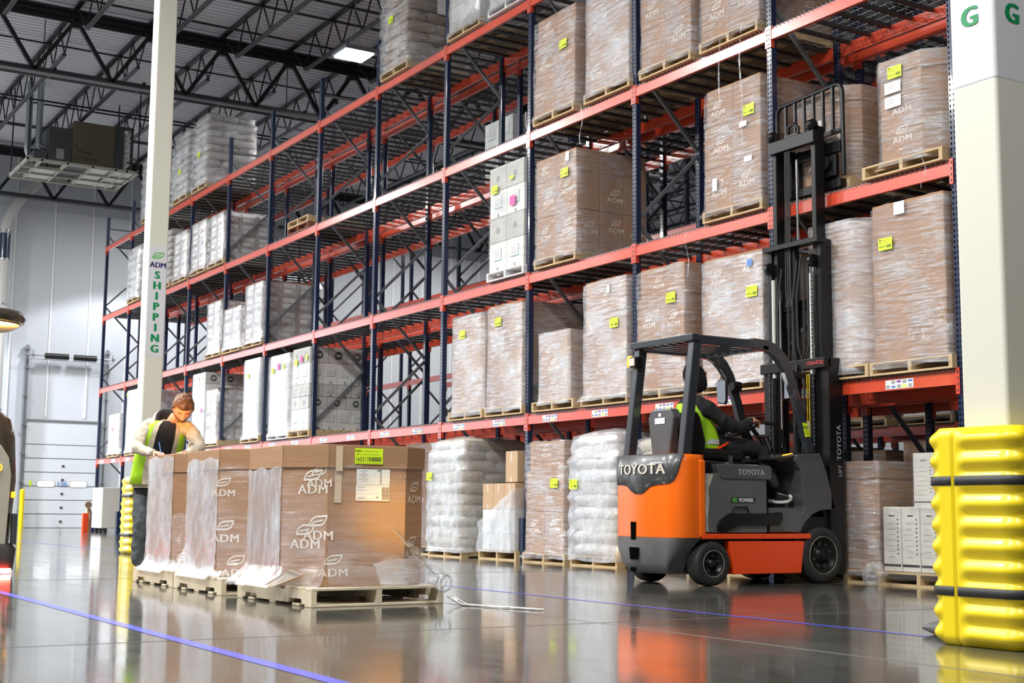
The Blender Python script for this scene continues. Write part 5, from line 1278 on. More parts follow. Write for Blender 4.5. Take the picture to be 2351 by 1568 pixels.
m = MB(); m.rect((.87, -1.80+.0, 1.95), (1, 0, 0), (0, .12, .99), .05, .07); P_('post_sticker', m, 'lime') if False else None
m = MB(); m.box(.928, .9285, -1.823, -1.785, 1.93, 1.99); P_('post_sticker', m, 'lime'); m = MB(); m.box(.928, .9285, -1.83, -1.79, 1.86, 1.92); m.box(.928, .9285, -1.85, -1.82, 1.63, 1.69); P_('post_sticker', m, 'paper')
m = MB(); Xs = .932; m.add([(Xs, -.50, 1.51), (Xs, -.43, 1.50), (Xs, -.40, 1.38), (Xs, -.465, 1.37)], [(0, 1, 2, 3)]); m.flat(text_geo('162', 1, .03), (Xs+.001, -.452, 1.465), (0, .97, -.1), (0, .1, .97), .034, 1)
for q in range(3): m.rect((Xs+.001, -.44+q*.006, 1.43-q*.016), (0, 1, -.1), (0, .1, 1), .045, .004, 1)
P_('pillar_sticker', m, ['lime', 'ink_dark'])
m = MB(); m.box(.045, .15, -1.885, -1.80, 2.02, 2.12); m.cyl((.095, -1.89, 2.07), (.095, -1.80, 2.07), .035, 12); P_('rear_lamp', m, 'fl_black', bev=.01)
m = MB(); m.box(.055, .135, -1.893, -1.884, 2.035, 2.105); P_('lamp_lens', m, 'badge_cream')
m = MB(); m.lathe((.03, -1.86, 2.03), (0, 0, 1), [(0, 0), (.03, 0), (.032, .06), (.026, .10), (0, .11)], 14); P_('beacon', m, 'amber')
for (x, y, z) in ((.30, -.80, 1.88), (.90, -.62, 1.92)):
    pass
m = MB(); m.prism([(.17, 1.72), (.29, 1.70), (.31, 1.73), (.31, 1.93), (.29, 1.95), (.18, 1.95), (.16, 1.92)], -.90, -.885, 'y'); P_('mirror_back', m, 'fl_black')
m = MB(); m.prism([(.18, 1.73), (.28, 1.715), (.30, 1.74), (.30, 1.92), (.28, 1.94), (.19, 1.94), (.17, 1.91)], -.908, -.90, 'y'); P_('mirror', m, 'mirror')
m = MB(); m.tube([(.24, -.88, 1.95), (.18, -.84, 2.0), (.08, -.78, 1.98)], .01, 6); P_('mirror_arm', m, 'fl_black')
m = MB(); m.prism([(.80, 1.74), (.86, 1.74), (.875, 1.78), (.875, 1.92), (.86, 1.95), (.80, 1.95)], -.60, -.58, 'y'); P_('mirror_glass', m, 'mirror')
m = MB(); m.box(.09, .17, -.66, -.58, 1.86, 1.95); m.cyl((.13, -.68, 1.905), (.13, -.58, 1.905), .045, 12); P_('work_light', m, 'fl_black', bev=.008)
m = MB(); m.box(.80, .90, -.60, -.42, 1.94, 1.99); P_('work_light', m, 'fl_black', bev=.008)
m = MB(); m.tube([(.86, -.47, 1.75), (.88, -.56, 1.68), (.88, -.50, 1.45), (.88, -.42, 1.36), (.88, -.34, 1.35)], .013, 6); P_('grab_handle', m, 'fl_black')
# wheels
def wheel(x, y, r, w, sx, hubr, holes):
    ax = (sx, 0, 0); t0 = MB(); x0 = x-sx*w/2
    t0.lathe((x0, y, r), ax, [(.0, -.005), (r*.7, 0), (r*.93, .004), (r*.985, .018), (r, .04), (r, w-.04), (r*.985, w-.018), (r*.93, w-.003), (hubr+.012, w-.001), (hubr, w-.012)], 40); tyre = P_('tyre', t0, 'rubber')
    h = MB(); h.lathe((x0, y, r), ax, [(hubr, w-.012), (hubr-.006, w-.003), (hubr-.018, w-.008), (hubr*.80, w-.035), (hubr*.5, w-.05), (hubr*.36, w-.03), (hubr*.30, w-.008), (0, w-.005)], 36)
    hb = MB(); 
    hub = h.build('hub', 'fl_black', tyre)
    rr_ = MB(); rr_.tube([(x0+sx*(w-.002), y+hubr*math.cos(a), r+hubr*math.sin(a)) for a in [2*math.pi*i/32 for i in range(32)]], .0035, 5, closed=True); rr_.build('rim_ring', 'fl_worn', tyre)
    b = MB()
    for i in range(holes):
        a = 2*math.pi*i/holes+.3; b.cyl((x0+sx*(w-.05), y+hubr*.62*math.cos(a), r+hubr*.62*math.sin(a)), (x0+sx*(w-.02), y+hubr*.62*math.cos(a), r+hubr*.62*math.sin(a)), .014, 6)
    b.build('wheel_bolts', 'fl_guard', tyre)
wheel(.93, -.335, .262, .17, 1, .175, 8); wheel(.07, -.335, .262, .17, -1, .175, 8)
wheel(.95, -1.68, .198, .16, 1, .118, 5); wheel(.10, -1.68, .198, .16, -1, .118, 5)
# mast
def rail(x, y0, y1, z0, z1, w=.05): m = MB(); m.box(x-w/2, x+w/2, y0, y1, z0, z1); P_('mast_rail', m, 'fl_black', bev=.005, seg=1)
for x in (.115, .945): rail(x, -.20, -.02, .08, 2.15, .09)
for x in (.175, .875): rail(x, -.19, -.03, .5, 3.34, .055)
for x in (.235, .80): rail(x, -.17, -.04, .9, 4.50, .06)
def cb(x0, x1, z, h, y0=-.235, y1=-.15): m = MB(); m.box(x0, x1, y0, y1, z-h/2, z+h/2); P_('mast_crossmember', m, 'fl_black', bev=.006)
cb(.07, .99, 2.10, .10, -.25, -.17); cb(.14, .93, 3.32, .055, -.26, -.14); cb(.20, .85, 4.38, .13, -.21, -.15); cb(.20, .85, 2.72, .10, -.12, -.06); cb(.1, .95, .6, .14, -.05, .0)
m = MB(); m.flat(text_geo('1524-0722', 1.05, .02), (.86, -.2515, 2.105), (1, 0, 0), (0, 0, 1), .036); P_('number', m, 'ink_red')
m = MB(); m.flat(text_geo('TOYOTA', 1.08, .02), (.9915, -.085, 1.33), (0, 0, 1), (0, -1, 0), .055); m.flat(text_geo('LIFT', 1.08, .02), (.9915, -.075, 1.06), (0, 0, 1), (0, -1, 0), .04); P_('mast_letters', m, 'badge_grey')
for x, mt in ((.25, 'rod_white'), (.79, 'rod_white')):
    m = MB(); m.cyl((x, -.215, 1.2), (x, -.215, 3.0), .020, 12); P_('lift_rod', m, mt)
    m = MB(); m.cyl((x, -.215, .3), (x, -.215, 2.0), .034, 12); P_('lift_cylinder', m, 'fl_black')
m = MB(); m.cyl((.33, -.20, 1.3), (.33, -.20, 2.9), .012, 10); m.cyl((.56, -.16, 3.3), (.56, -.16, 4.2), .014, 10); P_('chrome_rod', m, 'chrome')
m = MB(); m.cyl((.50, -.15, .9), (.50, -.15, 3.4), .045, 14); m.box(.34, .66, -.13, -.07, 2.50, 2.66); P_('free_lift_cylinder', m, 'fl_black')
for i in range(4):
    x = .43+i*.022; m = MB(); m.tube([(x, -.20, 4.30), (x, -.205, 3.5), (x+.02*math.sin(i), -.215, 2.9), (x+.03, -.23, 2.7)], .007, 6); P_('hose', m, 'rubber')
for (x, a) in ((.60, 3.15), (.66, 3.2), (.38, 3.1)):
    m = MB(); m.tube([(x, -.22, a), (x-.05, -.24, a-.4), (x-.03, -.25, a-.9), (x+.03, -.24, a-1.15), (x+.10, -.23, a-.9), (x+.09, -.22, a-.1)], .010, 6); P_('hose', m, 'rubber')
m = MB(); m.tube([(.62, -.26, 2.1), (.60, -.28, 1.9), (.68, -.29, 1.6), (.70, -.27, 1.35), (.66, -.25, 1.2)], .014, 6); m.tube([(.70, -.26, 2.05), (.74, -.28, 1.8), (.72, -.28, 1.5)], .010, 6); P_('hose', m, 'rubber')
for x in (.20, .82):
    m = MB(); m.cyl((x-.018, -.215, 3.12), (x+.018, -.215, 3.12), .065, 18); m.cyl((x-.03, -.215, 3.12), (x+.03, -.215, 3.12), .02, 10); P_('pulley', m, 'fl_black')
    m = MB()
    for i in range(46): z = 1.3+i*.04; m.box(x-.012+(i % 2)*.004, x+.012-(i % 2)*.004, -.243, -.235, z, z+.03)
    P_('lift_chain', m, 'fl_guard')
for x in (.23, .80): m = MB(); m.lathe((x, -.18, 4.50), (1, 0, 0), [(0, -.03), (.06, -.03), (.06, .03), (0, .03)], 16); P_('pulley', m, 'fl_black')
m = MB(); m.tube([(.45, -.17, 4.45), (.46, -.17, 4.56), (.53, -.17, 4.58), (.60, -.17, 4.53), (.60, -.17, 4.44)], .018, 6); m.box(.42, .62, -.20, -.12, 4.36, 4.47); P_('hose_bracket', m, 'fl_black')
m = MB()
for x in (.74, .77): m.tube([(x, -.245, 2.0), (x, -.245, 1.2)], .005, 5)
P_('yellow_hose', m, 'yellow')
# carriage, backrest, forks
m = MB()
fr = [(.075, 4.10), (.065, 4.76), (.075, 4.84), (.12, 4.885), (.93, 4.925), (.985, 4.905), (1.005, 4.85), (1.01, 3.98)]
m.tube([(a, .04, z) for a, z in fr], .024, 8); P_('backrest_frame', m, 'fl_black')
for i in range(6):
    x = .20+i*.135; m = MB(); m.box(x-.013, x+.013, .025, .055, 4.45 if i < 5 else 4.45, 4.91); P_('backrest_bar', m, 'fl_black')
m = MB(); m.box(.07, 1.01, .025, .055, 4.42, 4.465); P_('backrest_crossbar', m, 'fl_black')
m = MB(); m.box(.08, 1.0, .0, .05, 4.22, 4.33); m.box(.08, 1.0, .0, .05, 3.86, 3.95); m.box(.27, .34, -.03, .03, 3.86, 4.36); m.box(.72, .80, -.03, .03, 3.86, 4.36); m.box(.80, .96, -.02, .03, 3.98, 4.20); m.cyl((.84, -.06, 4.12), (.84, .02, 4.12), .07, 14); P_('carriage', m, 'fl_black', bev=.006)
for x in (.32, .82):
    m = MB(); m.box(x-.055, x+.055, .05, .085, 3.875, 4.36); m.prism([(.05, 3.873), (1.05, 3.886), (1.05, 3.894), (.10, 3.905), (.05, 3.91)], x-.055, x+.055, 'x'); P_('fork', m, 'fl_black')
# the lifted pallet and box
place_pallet(.06, 1.03, .09, baseZ(2)+.015, 'wooden pallet carried on the raised forks')
gaylord(2, .06, 1.03, 1.10, 'octagonal wrapped box held on the raised forks behind the mast', 'w', y0=.09, pal=None, z=baseZ(2)+.015, paper=(.55, .5), D=1.1)
# ---------------------------------------------------------------- people
from mathutils import noise as mnoise
crease_tex = bpy.data.textures.new('cloth_creases', 'CLOUDS'); crease_tex.noise_scale = .09; crease_tex.noise_depth = 2
def skin(name, pts, edges, mt, parent, sub=2, root=0, crease=0):
    """one continuous surface grown round a joint skeleton; pts: (x, y, z, radius)"""
    me = bpy.data.meshes.new(name); me.from_pydata([p[:3] for p in pts], edges, []); o = bpy.data.objects.new(name, me); COL.objects.link(o)
    s = o.modifiers.new('skin', 'SKIN'); s.use_smooth_shade = True
    sv = me.skin_vertices[0].data
    for i, p in enumerate(pts):
        r = p[3]; sv[i].radius = (r, r) if not isinstance(r, tuple) else r; sv[i].use_root = (i == root)
    if crease: sub += 1
    b = o.modifiers.new('sub', 'SUBSURF'); b.levels = sub; b.render_levels = sub
    if crease: dm = o.modifiers.new('creases', 'DISPLACE'); dm.texture = crease_tex; dm.strength = crease; dm.mid_level = .5; dm.texture_coords = 'GLOBAL'
    bpy.context.view_layer.update()
    m2 = bpy.data.meshes.new_from_object(o.evaluated_get(bpy.context.evaluated_depsgraph_get()))
    bpy.data.objects.remove(o)
    inv = WM[parent.name].inverted(); m2.transform(inv); m2.materials.clear(); m2.materials.append(M[mt])
    for p in m2.polygons: p.use_smooth = True
    o2 = bpy.data.objects.new(name, m2); COL.objects.link(o2); o2.parent = parent; WM[o2.name] = WM[parent.name]
    return o2
def chain(n): return [(i, i+1) for i in range(n-1)]
def ell(c, a, b, ux, uy, n=24, p=1.0):
    c = Vector(c); out = []
    for i in range(n):
        t = 2*math.pi*i/n; cs, sn = math.cos(t), math.sin(t)
        out.append(tuple(c+Vector(ux)*(a*math.copysign(abs(cs)**p, cs))+Vector(uy)*(b*math.copysign(abs(sn)**p, sn))))
    return out
def head_mesh(m, F, scale=1.0, mat=0):
    """F maps local head space (x right, y forward, z up; origin head centre) to the world"""
    nu, nv = 40, 30; V = []
    g = lambda x, s: math.exp(-(x/s)**2)
    for i in range(nv+1):
        ph = -math.pi/2+math.pi*i/nv
        for j in range(nu):
            th = 2*math.pi*j/nu; cx, sy, cz = math.cos(ph)*math.sin(th), math.cos(ph)*math.cos(th), math.sin(ph)
            x, y, z = cx*.074, sy*.092, cz*.118
            if z < 0: k = 1-.30*(-cz)**1.5; x *= k; y *= (1-.12*(-cz))
            if z < -.02 and y < 0: y *= .82
            f = max(0, sy)
            y += .024*g(x, .013)*g(z+.018, .022)*f + .008*g(x, .010)*g(z+.002, .03)*f       # nose
            y -= .010*g(abs(x)-.030, .016)*g(z-.012, .014)*f                                  # eye sockets
            y += .006*g(z-.034, .010)*g(abs(x)-.028, .025)*f                                  # brow
            y += .007*g(x, .022)*g(z+.055, .008)*f-.003*g(x, .024)*g(z+.062, .004)*f          # lips
            y += .007*g(x, .02)*g(z+.092, .016)*f                                             # chin
            V.append(tuple(F @ (Vector((x, y, z))*scale)))
    m.add(V, [(i*nu+j, i*nu+(j+1) % nu, (i+1)*nu+(j+1) % nu, (i+1)*nu+j) for i in range(nv) for j in range(nu)], mat, True)
def ears(m, F, s=1.0, mat=0):
    for sx in (-1, 1):
        V = []
        for i in range(7):
            ph = -math.pi/2+math.pi*i/6
            for j in range(10):
                th = 2*math.pi*j/10; V.append(tuple(F @ (Vector((sx*(.074+.010*math.cos(ph)*math.cos(th)), -.006+.018*math.cos(ph)*math.sin(th), -.005+.031*math.sin(ph)))*s)))
        m.add(V, [(i*10+j, i*10+(j+1) % 10, (i+1)*10+(j+1) % 10, (i+1)*10+j) for i in range(6) for j in range(10)], mat, True)
def frame(c, fwd, up):
    f = Vector(fwd).normalized(); u = Vector(up); r_ = f.cross(u).normalized(); u = r_.cross(f).normalized(); c = Vector(c)
    return Matrix(((r_.x, f.x, u.x, c.x), (r_.y, f.y, u.y, c.y), (r_.z, f.z, u.z, c.z), (0, 0, 0, 1)))
def hand(parent, wrist, palm_dir, nrm, side, curl=.5, s=.95, extra=None):
    """wrist point, direction of the palm, back-of-hand normal, thumb side +1/-1; one skinned surface with five fingers"""
    w = Vector(wrist); d = Vector(palm_dir).normalized(); n = Vector(nrm); n = (n-d*n.dot(d)).normalized(); a = d.cross(n)*side
    pts = [(*w, .024*s), (*(w+d*.045*s), .030*s)]; E = [(0, 1)]
    specs = [(.030, .088, .040, .0088), (.010, .093, .046, .0092), (-.011, .090, .042, .0088), (-.030, .080, .033, .0078)]
    for (off, base, ln, r) in specs:
        k = len(pts); b = w+(d*base+a*off)*s; pts.append((*(w+(d*.055+a*off*.75)*s), .014*s)); E.append((1, k))
        pts.append((*b, r*1.08*s)); E.append((k, k+1)); cur = b; ang = 0; 
        for q, l in enumerate((ln, ln*.62, ln*.5)):
            ang += curl*(.55 if q == 0 else .75); dd = d*math.cos(ang)-n*math.sin(ang); cur = cur+dd*l*s
            pts.append((*cur, r*(1-.12*q)*s)); E.append((len(pts)-2, len(pts)-1))
    k = len(pts); b = w+(d*.028+a*.026)*s; pts.append((*b, .013*s)); E.append((0, k)); cur = b
    for q, l in enumerate((.034, .030, .022)):
        dd = (d*(.65+.2*q)+a*(.75-.25*q)-n*.25*curl).normalized(); cur = cur+dd*l*s; pts.append((*cur, (.0105-.0012*q)*s)); E.append((len(pts)-2, len(pts)-1))
    return skin('hand', pts, E, 'skin', parent, 2)
def torso_shell(parent, name, secs, mt, gap=None, n=40, thick=.012):
    """secs: list of (centre, half width, half depth, side vector, front vector); gap(i)->half opening angle at the front"""
    m = MB(); rows = []
    for i, (c, a, b, ux, uy) in enumerate(secs):
        g = gap(i/(len(secs)-1)) if gap else 0; row = []; c = Vector(c)
        for side in (0,):
            for j in range(n+1):
                t = math.pi/2+g+(2*math.pi-2*g)*j/n
                cs, sn = math.cos(t), math.sin(t); w = 1+.010*math.sin(j*2.1+i*1.3)
                row.append(tuple(c+Vector(ux)*(a*w*math.copysign(abs(cs)**.85, cs))+Vector(uy)*(b*w*math.copysign(abs(sn)**.85, sn))))
        rows.append(row)
    m.loft(rows, closed=False, caps=False); o = m.build(name, mt, parent)
    s = o.modifiers.new('thick', 'SOLIDIFY'); s.thickness = thick; s.offset = 1
    return o

# --- standing worker, leaning over the farthest box and writing
Wk = thing('person', 'standing person with brown hair, cream jacket and lime vest, bent over a box writing', 'person', (-2.15, -5.75, 0))
Hf = frame((-1.79, -5.645, 1.56), (.66, -.18, -.78), (.70, -.10, .74))
m = MB(); head_mesh(m, Hf, 1.18); ears(m, Hf, 1.18)
hd = m.build('head', 'skin', Wk)
skin('neck', [(-1.97, -5.73, 1.37, .052), (-1.905, -5.715, 1.44, .049), (-1.845, -5.68, 1.51, .048)], chain(3), 'skin', Wk, 2)
m = MB(); nu, nv = 44, 16; V = []; rr = random.Random(2)
for i in range(nv+1):
    for j in range(nu):
        th = 2*math.pi*j/nu; back = .5-.5*math.cos(th); low = (.50 if back < .25 else .50-.92*min(1, (back-.25)/.35)); lo = math.asin(max(-.45, min(.9, low)))
        ph = lo+(math.pi/2-lo)*i/nv; k = 1.18+.10*(mnoise.noise(Vector((math.cos(th)*2.2, math.sin(th)*2.2, i*.22)))+.4*mnoise.noise(Vector((math.cos(th)*7, math.sin(th)*7, i*.5))))+.014*math.sin(j*7.3+i*.35)*(1-.5*i/nv)
        if i == 0: k -= .05
        V.append(tuple(Hf @ (Vector((math.cos(ph)*math.sin(th)*.074*k, math.cos(ph)*math.cos(th)*.092*k+.004, math.sin(ph)*.118*k+.004))*1.18)))
m.add(V, [(i*nu+j, i*nu+(j+1) % nu, (i+1)*nu+(j+1) % nu, (i+1)*nu+j) for i in range(nv) for j in range(nu)], 0, True); m.build('hair', 'hair', Wk)
m = MB(); V = []; nu, nv = 24, 8
for i in range(nv+1):
    for j in range(nu+1):
        th = -1.35+2.7*j/nu; ph = -math.pi/2+.12+(1.25)*i/nv; c_ = abs(th)/1.35
        ph = min(ph, -.62+.60*c_) if abs(th) > .30 else min(ph, -.66)
        x = math.cos(ph)*math.sin(th)*.074; z = math.sin(ph)*.118; k = 1-.30*(max(0, -math.sin(ph)))**1.5
        y = math.cos(ph)*math.cos(th)*.092*(1-.12*max(0, -math.sin(ph)))+.007*math.exp(-(x/.02)**2)*math.exp(-((z+.092)/.016)**2)
        V.append(tuple(Hf @ (Vector((x*k*1.025, y*1.03+.001, z*1.02))*1.18)))
m.add(V, [(i*(nu+1)+j, i*(nu+1)+j+1, (i+1)*(nu+1)+j+1, (i+1)*(nu+1)+j) for i in range(nv) for j in range(nu)], 0, True); m.build('beard', 'beard', Wk)
m = MB()
for sx in (-1, 1):
    for (yy, zz, w_, mt) in ((.083, .012, .011, 0),): m.lathe(Hf @ Vector((sx*.034, yy+.001, zz)), Hf.to_3x3() @ Vector((0, 1, 0)), [(0, .009), (.008, .007), (.013, .002), (.014, -.006)], 12); m.tube([Hf @ Vector((sx*.022, yy+.006, zz-.006)), Hf @ Vector((sx*.034, yy+.010, zz-.009)), Hf @ Vector((sx*.046, yy+.003, zz-.005))], .0014, 5, 1)
m.build('closed_eyelids', ['skin', 'hair'], hd)
m = MB()
for sx in (-1, 1): m.tube([Hf @ Vector((sx*a, b, c_)) for a, b, c_ in ((.014, .105, .034), (.034, .105, .040), (.052, .092, .034))], [.003, .0042, .0025], 6)
m.build('eyebrows', 'hair', hd)
# jacket: torso and both sleeves in one skin
J = [(-2.20, -5.76, .93, (.145, .12)), (-2.15, -5.76, 1.10, (.145, .12)), (-2.06, -5.755, 1.26, (.15, .12)), (-1.99, -5.745, 1.38, (.135, .105)), (-1.95, -5.735, 1.43, (.09, .08)),
     (-1.995, -5.90, 1.405, .070), (-1.985, -5.965, 1.30, .066), (-1.93, -6.00, 1.175, .064), (-1.82, -5.97, 1.155, .054), (-1.70, -5.925, 1.14, .042),
     (-1.90, -5.56, 1.39, .070), (-1.83, -5.49, 1.29, .066), (-1.76, -5.47, 1.195, .062), (-1.69, -5.55, 1.165, .054), (-1.64, -5.65, 1.145, .042)]
skin('jacket', J, [(0, 1), (1, 2), (2, 3), (3, 4), (3, 5), (5, 6), (6, 7), (7, 8), (8, 9), (3, 10), (10, 11), (11, 12), (12, 13), (13, 14)], 'jacket', Wk, 2, crease=.05)
ux = Vector((.12, .99, 0)).normalized(); 
def T(c, a, b, lean=.35): return (c, a*1.06, b*1.10, tuple(ux*-1), (math.cos(lean)*.99, -.12, math.sin(lean)*-0+0.0))
secsV = [T((-2.205, -5.76, .86), .205, .165), T((-2.20, -5.76, .95), .198, .160), T((-2.155, -5.758, 1.08), .196, .158), T((-2.09, -5.755, 1.20), .196, .160), T((-2.03, -5.75, 1.31), .192, .155), T((-1.985, -5.742, 1.40), .165, .13), T((-1.965, -5.735, 1.445), .115, .095)]
torso_shell(Wk, 'hivis_vest', secsV, 'hivis', gap=lambda f: .30+.38*f, thick=.006)
tb = [(s_[0], s_[1]*.93, s_[2]*.97, s_[3], s_[4]) for s_ in secsV[1:]]
m = MB()      # black tee seen in the open jacket
rows = []
for (c, a, b, u_, f_) in [(s_[0], s_[1], s_[2], s_[3], s_[4]) for s_ in secsV]:
    row = []
    for j in range(13): t = math.pi/2-.42+.84*j/12; row.append(tuple(Vector(c)+Vector(u_)*(a*.98*math.cos(t))+Vector(f_)*(b*1.0*math.sin(t)+.004)))
    rows.append(row)
m.loft(rows, closed=False, caps=False); o = m.build('tee_shirt', 'black_cloth', Wk)
m = MB()      # jacket lapels beside the opening
for sgn in (-1, 1):
    rows = []
    for i, (c, a, b, u_, f_) in enumerate(secsV):
        row = []
        for j in range(5): t = math.pi/2+sgn*(.40+.26*j/4+.05*i/6); row.append(tuple(Vector(c)+Vector(u_)*(a*1.03*math.cos(t))+Vector(f_)*(b*1.03*math.sin(t)+.012)))
        rows.append(row)
    m.loft(rows, closed=False, caps=False)
m.build('jacket_front', 'jacket', Wk)
def collar(name, mt, off, h0, h1, wd):
    # a soft folded band round the back of the neck, its ends running down both lapels
    path = [(-1.90, -5.84, 1.345), (-1.905, -5.85, 1.395), (-1.935, -5.845, 1.445), (-2.0, -5.80, 1.485), (-2.025, -5.73, 1.495), (-1.99, -5.655, 1.485), (-1.93, -5.60, 1.445), (-1.895, -5.59, 1.40), (-1.885, -5.60, 1.35)]
    prof = [.010, .026, .044, .054, .056, .054, .046, .026, .010]; rows = []; c = Vector((-1.90, -5.72, 1.42))
    for p, w in zip(path, prof):
        p = Vector(p); o_ = Vector((p.x-c.x, p.y-c.y, 0)).normalized(); p = p+o_*off; row = []
        for q in range(11):
            t_ = math.pi*q/10*2; row.append(tuple(p+o_*(w*wd*math.cos(t_))+Vector((0, 0, 1))*(w*h1*math.sin(t_)+h0*w)))
        rows.append(row)
    m = MB(); m.loft(rows, caps=True); m.build(name, mt, Wk, sub=1)
collar('hood_lining', 'black_cloth', .0, .35, 1.05, .55); collar('hood', 'jacket', .022, .10, 1.15, .60)
# jacket hem and jeans
m = MB(); m.loft([ell((-2.20, -5.76, .83), .205, .155, (0, 1, 0), (1, 0, 0)), ell((-2.205, -5.76, .90), .20, .155, (0, 1, 0), (1, 0, 0)), ell((-2.19, -5.76, .98), .18, .14, (0, 1, 0), (1, 0, 0))], caps=False); m.build('jacket_hem', 'jacket', Wk)
m = MB(); m.loft([ell((-2.20, -5.76, .77), .185, .14, (0, 1, 0), (1, 0, 0)), ell((-2.20, -5.76, .88), .19, .145, (0, 1, 0), (1, 0, 0))], caps=False); m.build('shirt_hem', 'black_cloth', Wk)
skin('jeans', [(-2.21, -5.76, .88, (.13, .12)), (-2.215, -5.86, .78, .105), (-2.14, -5.89, .50, .078), (-2.16, -5.89, .28, .070), (-2.18, -5.885, .10, .072), (-2.19, -5.66, .78, .105), (-2.10, -5.64, .50, .078), (-2.12, -5.64, .28, .070), (-2.14, -5.64, .10, .072)], [(0, 1), (1, 2), (2, 3), (3, 4), (0, 5), (5, 6), (6, 7), (7, 8)], 'jeans', Wk, 2, crease=.045)
for y in (-5.885, -5.64):
    skin('shoe', [(-2.20, y, .05, .048), (-2.12, y, .05, .050), (-2.01, y-.01, .035, .034)], chain(3), 'shoe', Wk, 2)
hand(Wk, (-1.685, -5.92, 1.140), (.80, .28, -.10), (0, -.2, 1), 1, .9)
hand(Wk, (-1.635, -5.665, 1.142), (.55, -.80, -.10), (0.1, 0, 1), -1, .6)
m = MB(); m.cyl((-1.60, -5.885, 1.105), (-1.645, -5.90, 1.235), .0045, 8); m.build('pen', 'lbl_blue', Wk)
m = MB(); m.box(-1.60, -1.30, -5.92, -5.66, 1.102, 1.104); tag(m.build('paper_sheet', 'paper', loc=(-1.45, -5.79, 1.103)), 'white paper sheet on the box lid under the writing hands', 'paper')

# --- forklift driver seated, looking up at the load
Dr = thing('person', 'seated forklift driver in black hood and lime vest, looking up at the raised load', 'person', (.52, -1.40, 1.12))
Df = frame((.53, -1.45, 1.925), (.10, .88, .42), (0, -.35, .9))
m = MB(); head_mesh(m, Df, 1.0); ears(m, Df, 1.0); hd = m.build('head', 'skin', Dr)
m = MB()
for sx in (-1, 1): m.lathe(Df @ Vector((sx*.030, .079, .012)), Df.to_3x3() @ Vector((0, 1, 0)), [(0, .010), (.006, .008), (.010, .003), (.011, -.004)], 12)
m.build('eyes', 'eye', hd)
skin('neck', [(.52, -1.52, 1.70, .06), (.52, -1.50, 1.80, .055)], chain(2), 'skin', Dr, 1)
m = MB(); nu, nv = 36, 14; V = []       # hood pulled over the back and top of the head
for i in range(nv+1):
    for j in range(nu+1):
        th = 1.25+(2*math.pi-2.50)*j/nu; ph = -1.25+(math.pi/2+1.25)*i/nv; k = 1.22+.03*math.sin(j*.8+i)
        V.append(tuple(Df @ Vector((math.cos(ph)*math.sin(th)*.078*k, math.cos(ph)*math.cos(th)*.096*k-.006, math.sin(ph)*.118*k-.002))))
m.add(V, [(i*(nu+1)+j, i*(nu+1)+j+1, (i+1)*(nu+1)+j+1, (i+1)*(nu+1)+j) for i in range(nv) for j in range(nu)], 0, True); o = m.build('hood', 'black_cloth', Dr); s = o.modifiers.new('thick', 'SOLIDIFY'); s.thickness = .012
skin('hoodie', [(.52, -1.36, 1.22, (.165, .13)), (.52, -1.42, 1.38, (.165, .125)), (.52, -1.49, 1.54, (.175, .12)), (.52, -1.515, 1.64, (.13, .10)), (.52, -1.53, 1.74, (.085, .09)),
     (.70, -1.46, 1.62, .080), (.755, -1.33, 1.50, .070), (.755, -1.16, 1.43, .064), (.70, -1.0, 1.48, .052), (.64, -.88, 1.535, .040),
     (.34, -1.46, 1.62, .080), (.28, -1.33, 1.50, .070), (.28, -1.18, 1.42, .062), (.33, -1.04, 1.43, .052), (.37, -.94, 1.46, .040)],
     [(0, 1), (1, 2), (2, 3), (3, 4), (3, 5), (5, 6), (6, 7), (7, 8), (8, 9), (3, 10), (10, 11), (11, 12), (12, 13), (13, 14)], 'black_cloth', Dr, 2, crease=.035)
dv = [((.52, -1.35, 1.17), .195, .165), ((.52, -1.385, 1.28), .192, .158), ((.52, -1.425, 1.38), .19, .152), ((.52, -1.47, 1.49), .192, .148), ((.52, -1.495, 1.58), .185, .138), ((.52, -1.515, 1.66), .14, .118)]
torso_shell(Dr, 'hivis_vest', [(c, a, b, (-1, 0, 0), (0, 1, 0)) for c, a, b in dv], 'hivis', gap=lambda f: .25+.3*f, thick=.008)
m = MB()
for sx in (-1, 1):
    for (a_, b_) in ((.62, .78),):
        rows = []
        for c, a, b in dv: rows.append([tuple(Vector(c)+Vector((sx*a*1.05*math.sin(t), -b*1.07*math.cos(t), 0))) for t in (a_, (a_+b_)/2, b_)])
        m.loft(rows, closed=False, caps=False)
c, a, b = dv[1]; m.loft([[tuple(Vector(c)+Vector((a*1.06*math.sin(t), -b*1.07*math.cos(t), dz))) for t in [-2.6+5.2*i/30 for i in range(31)]] for dz in (0, .045)], closed=False, caps=False)
m.build('reflective_tape', 'reflect', Dr)
m = MB(); m.tube([(.71, -1.45, 1.20), (.725, -1.34, 1.25), (.70, -1.22, 1.30), (.60, -1.17, 1.30)], .014, 6); m.build('seat_belt', 'fl_red', Dr)
skin('trousers', [(.52, -1.38, 1.26, (.15, .13)), (.62, -1.22, 1.27, .105), (.66, -.98, 1.27, .088), (.67, -.80, 1.235, .080), (.76, -.76, 1.02, .058), (.83, -.74, .87, .046), (.42, -1.22, 1.27, .105), (.36, -.98, 1.27, .088), (.34, -.80, 1.23, .078), (.34, -.74, 1.05, .062), (.34, -.72, .93, .052)], [(0, 1), (1, 2), (2, 3), (3, 4), (4, 5), (0, 6), (6, 7), (7, 8), (8, 9), (9, 10)], 'black_cloth', Dr, 2)
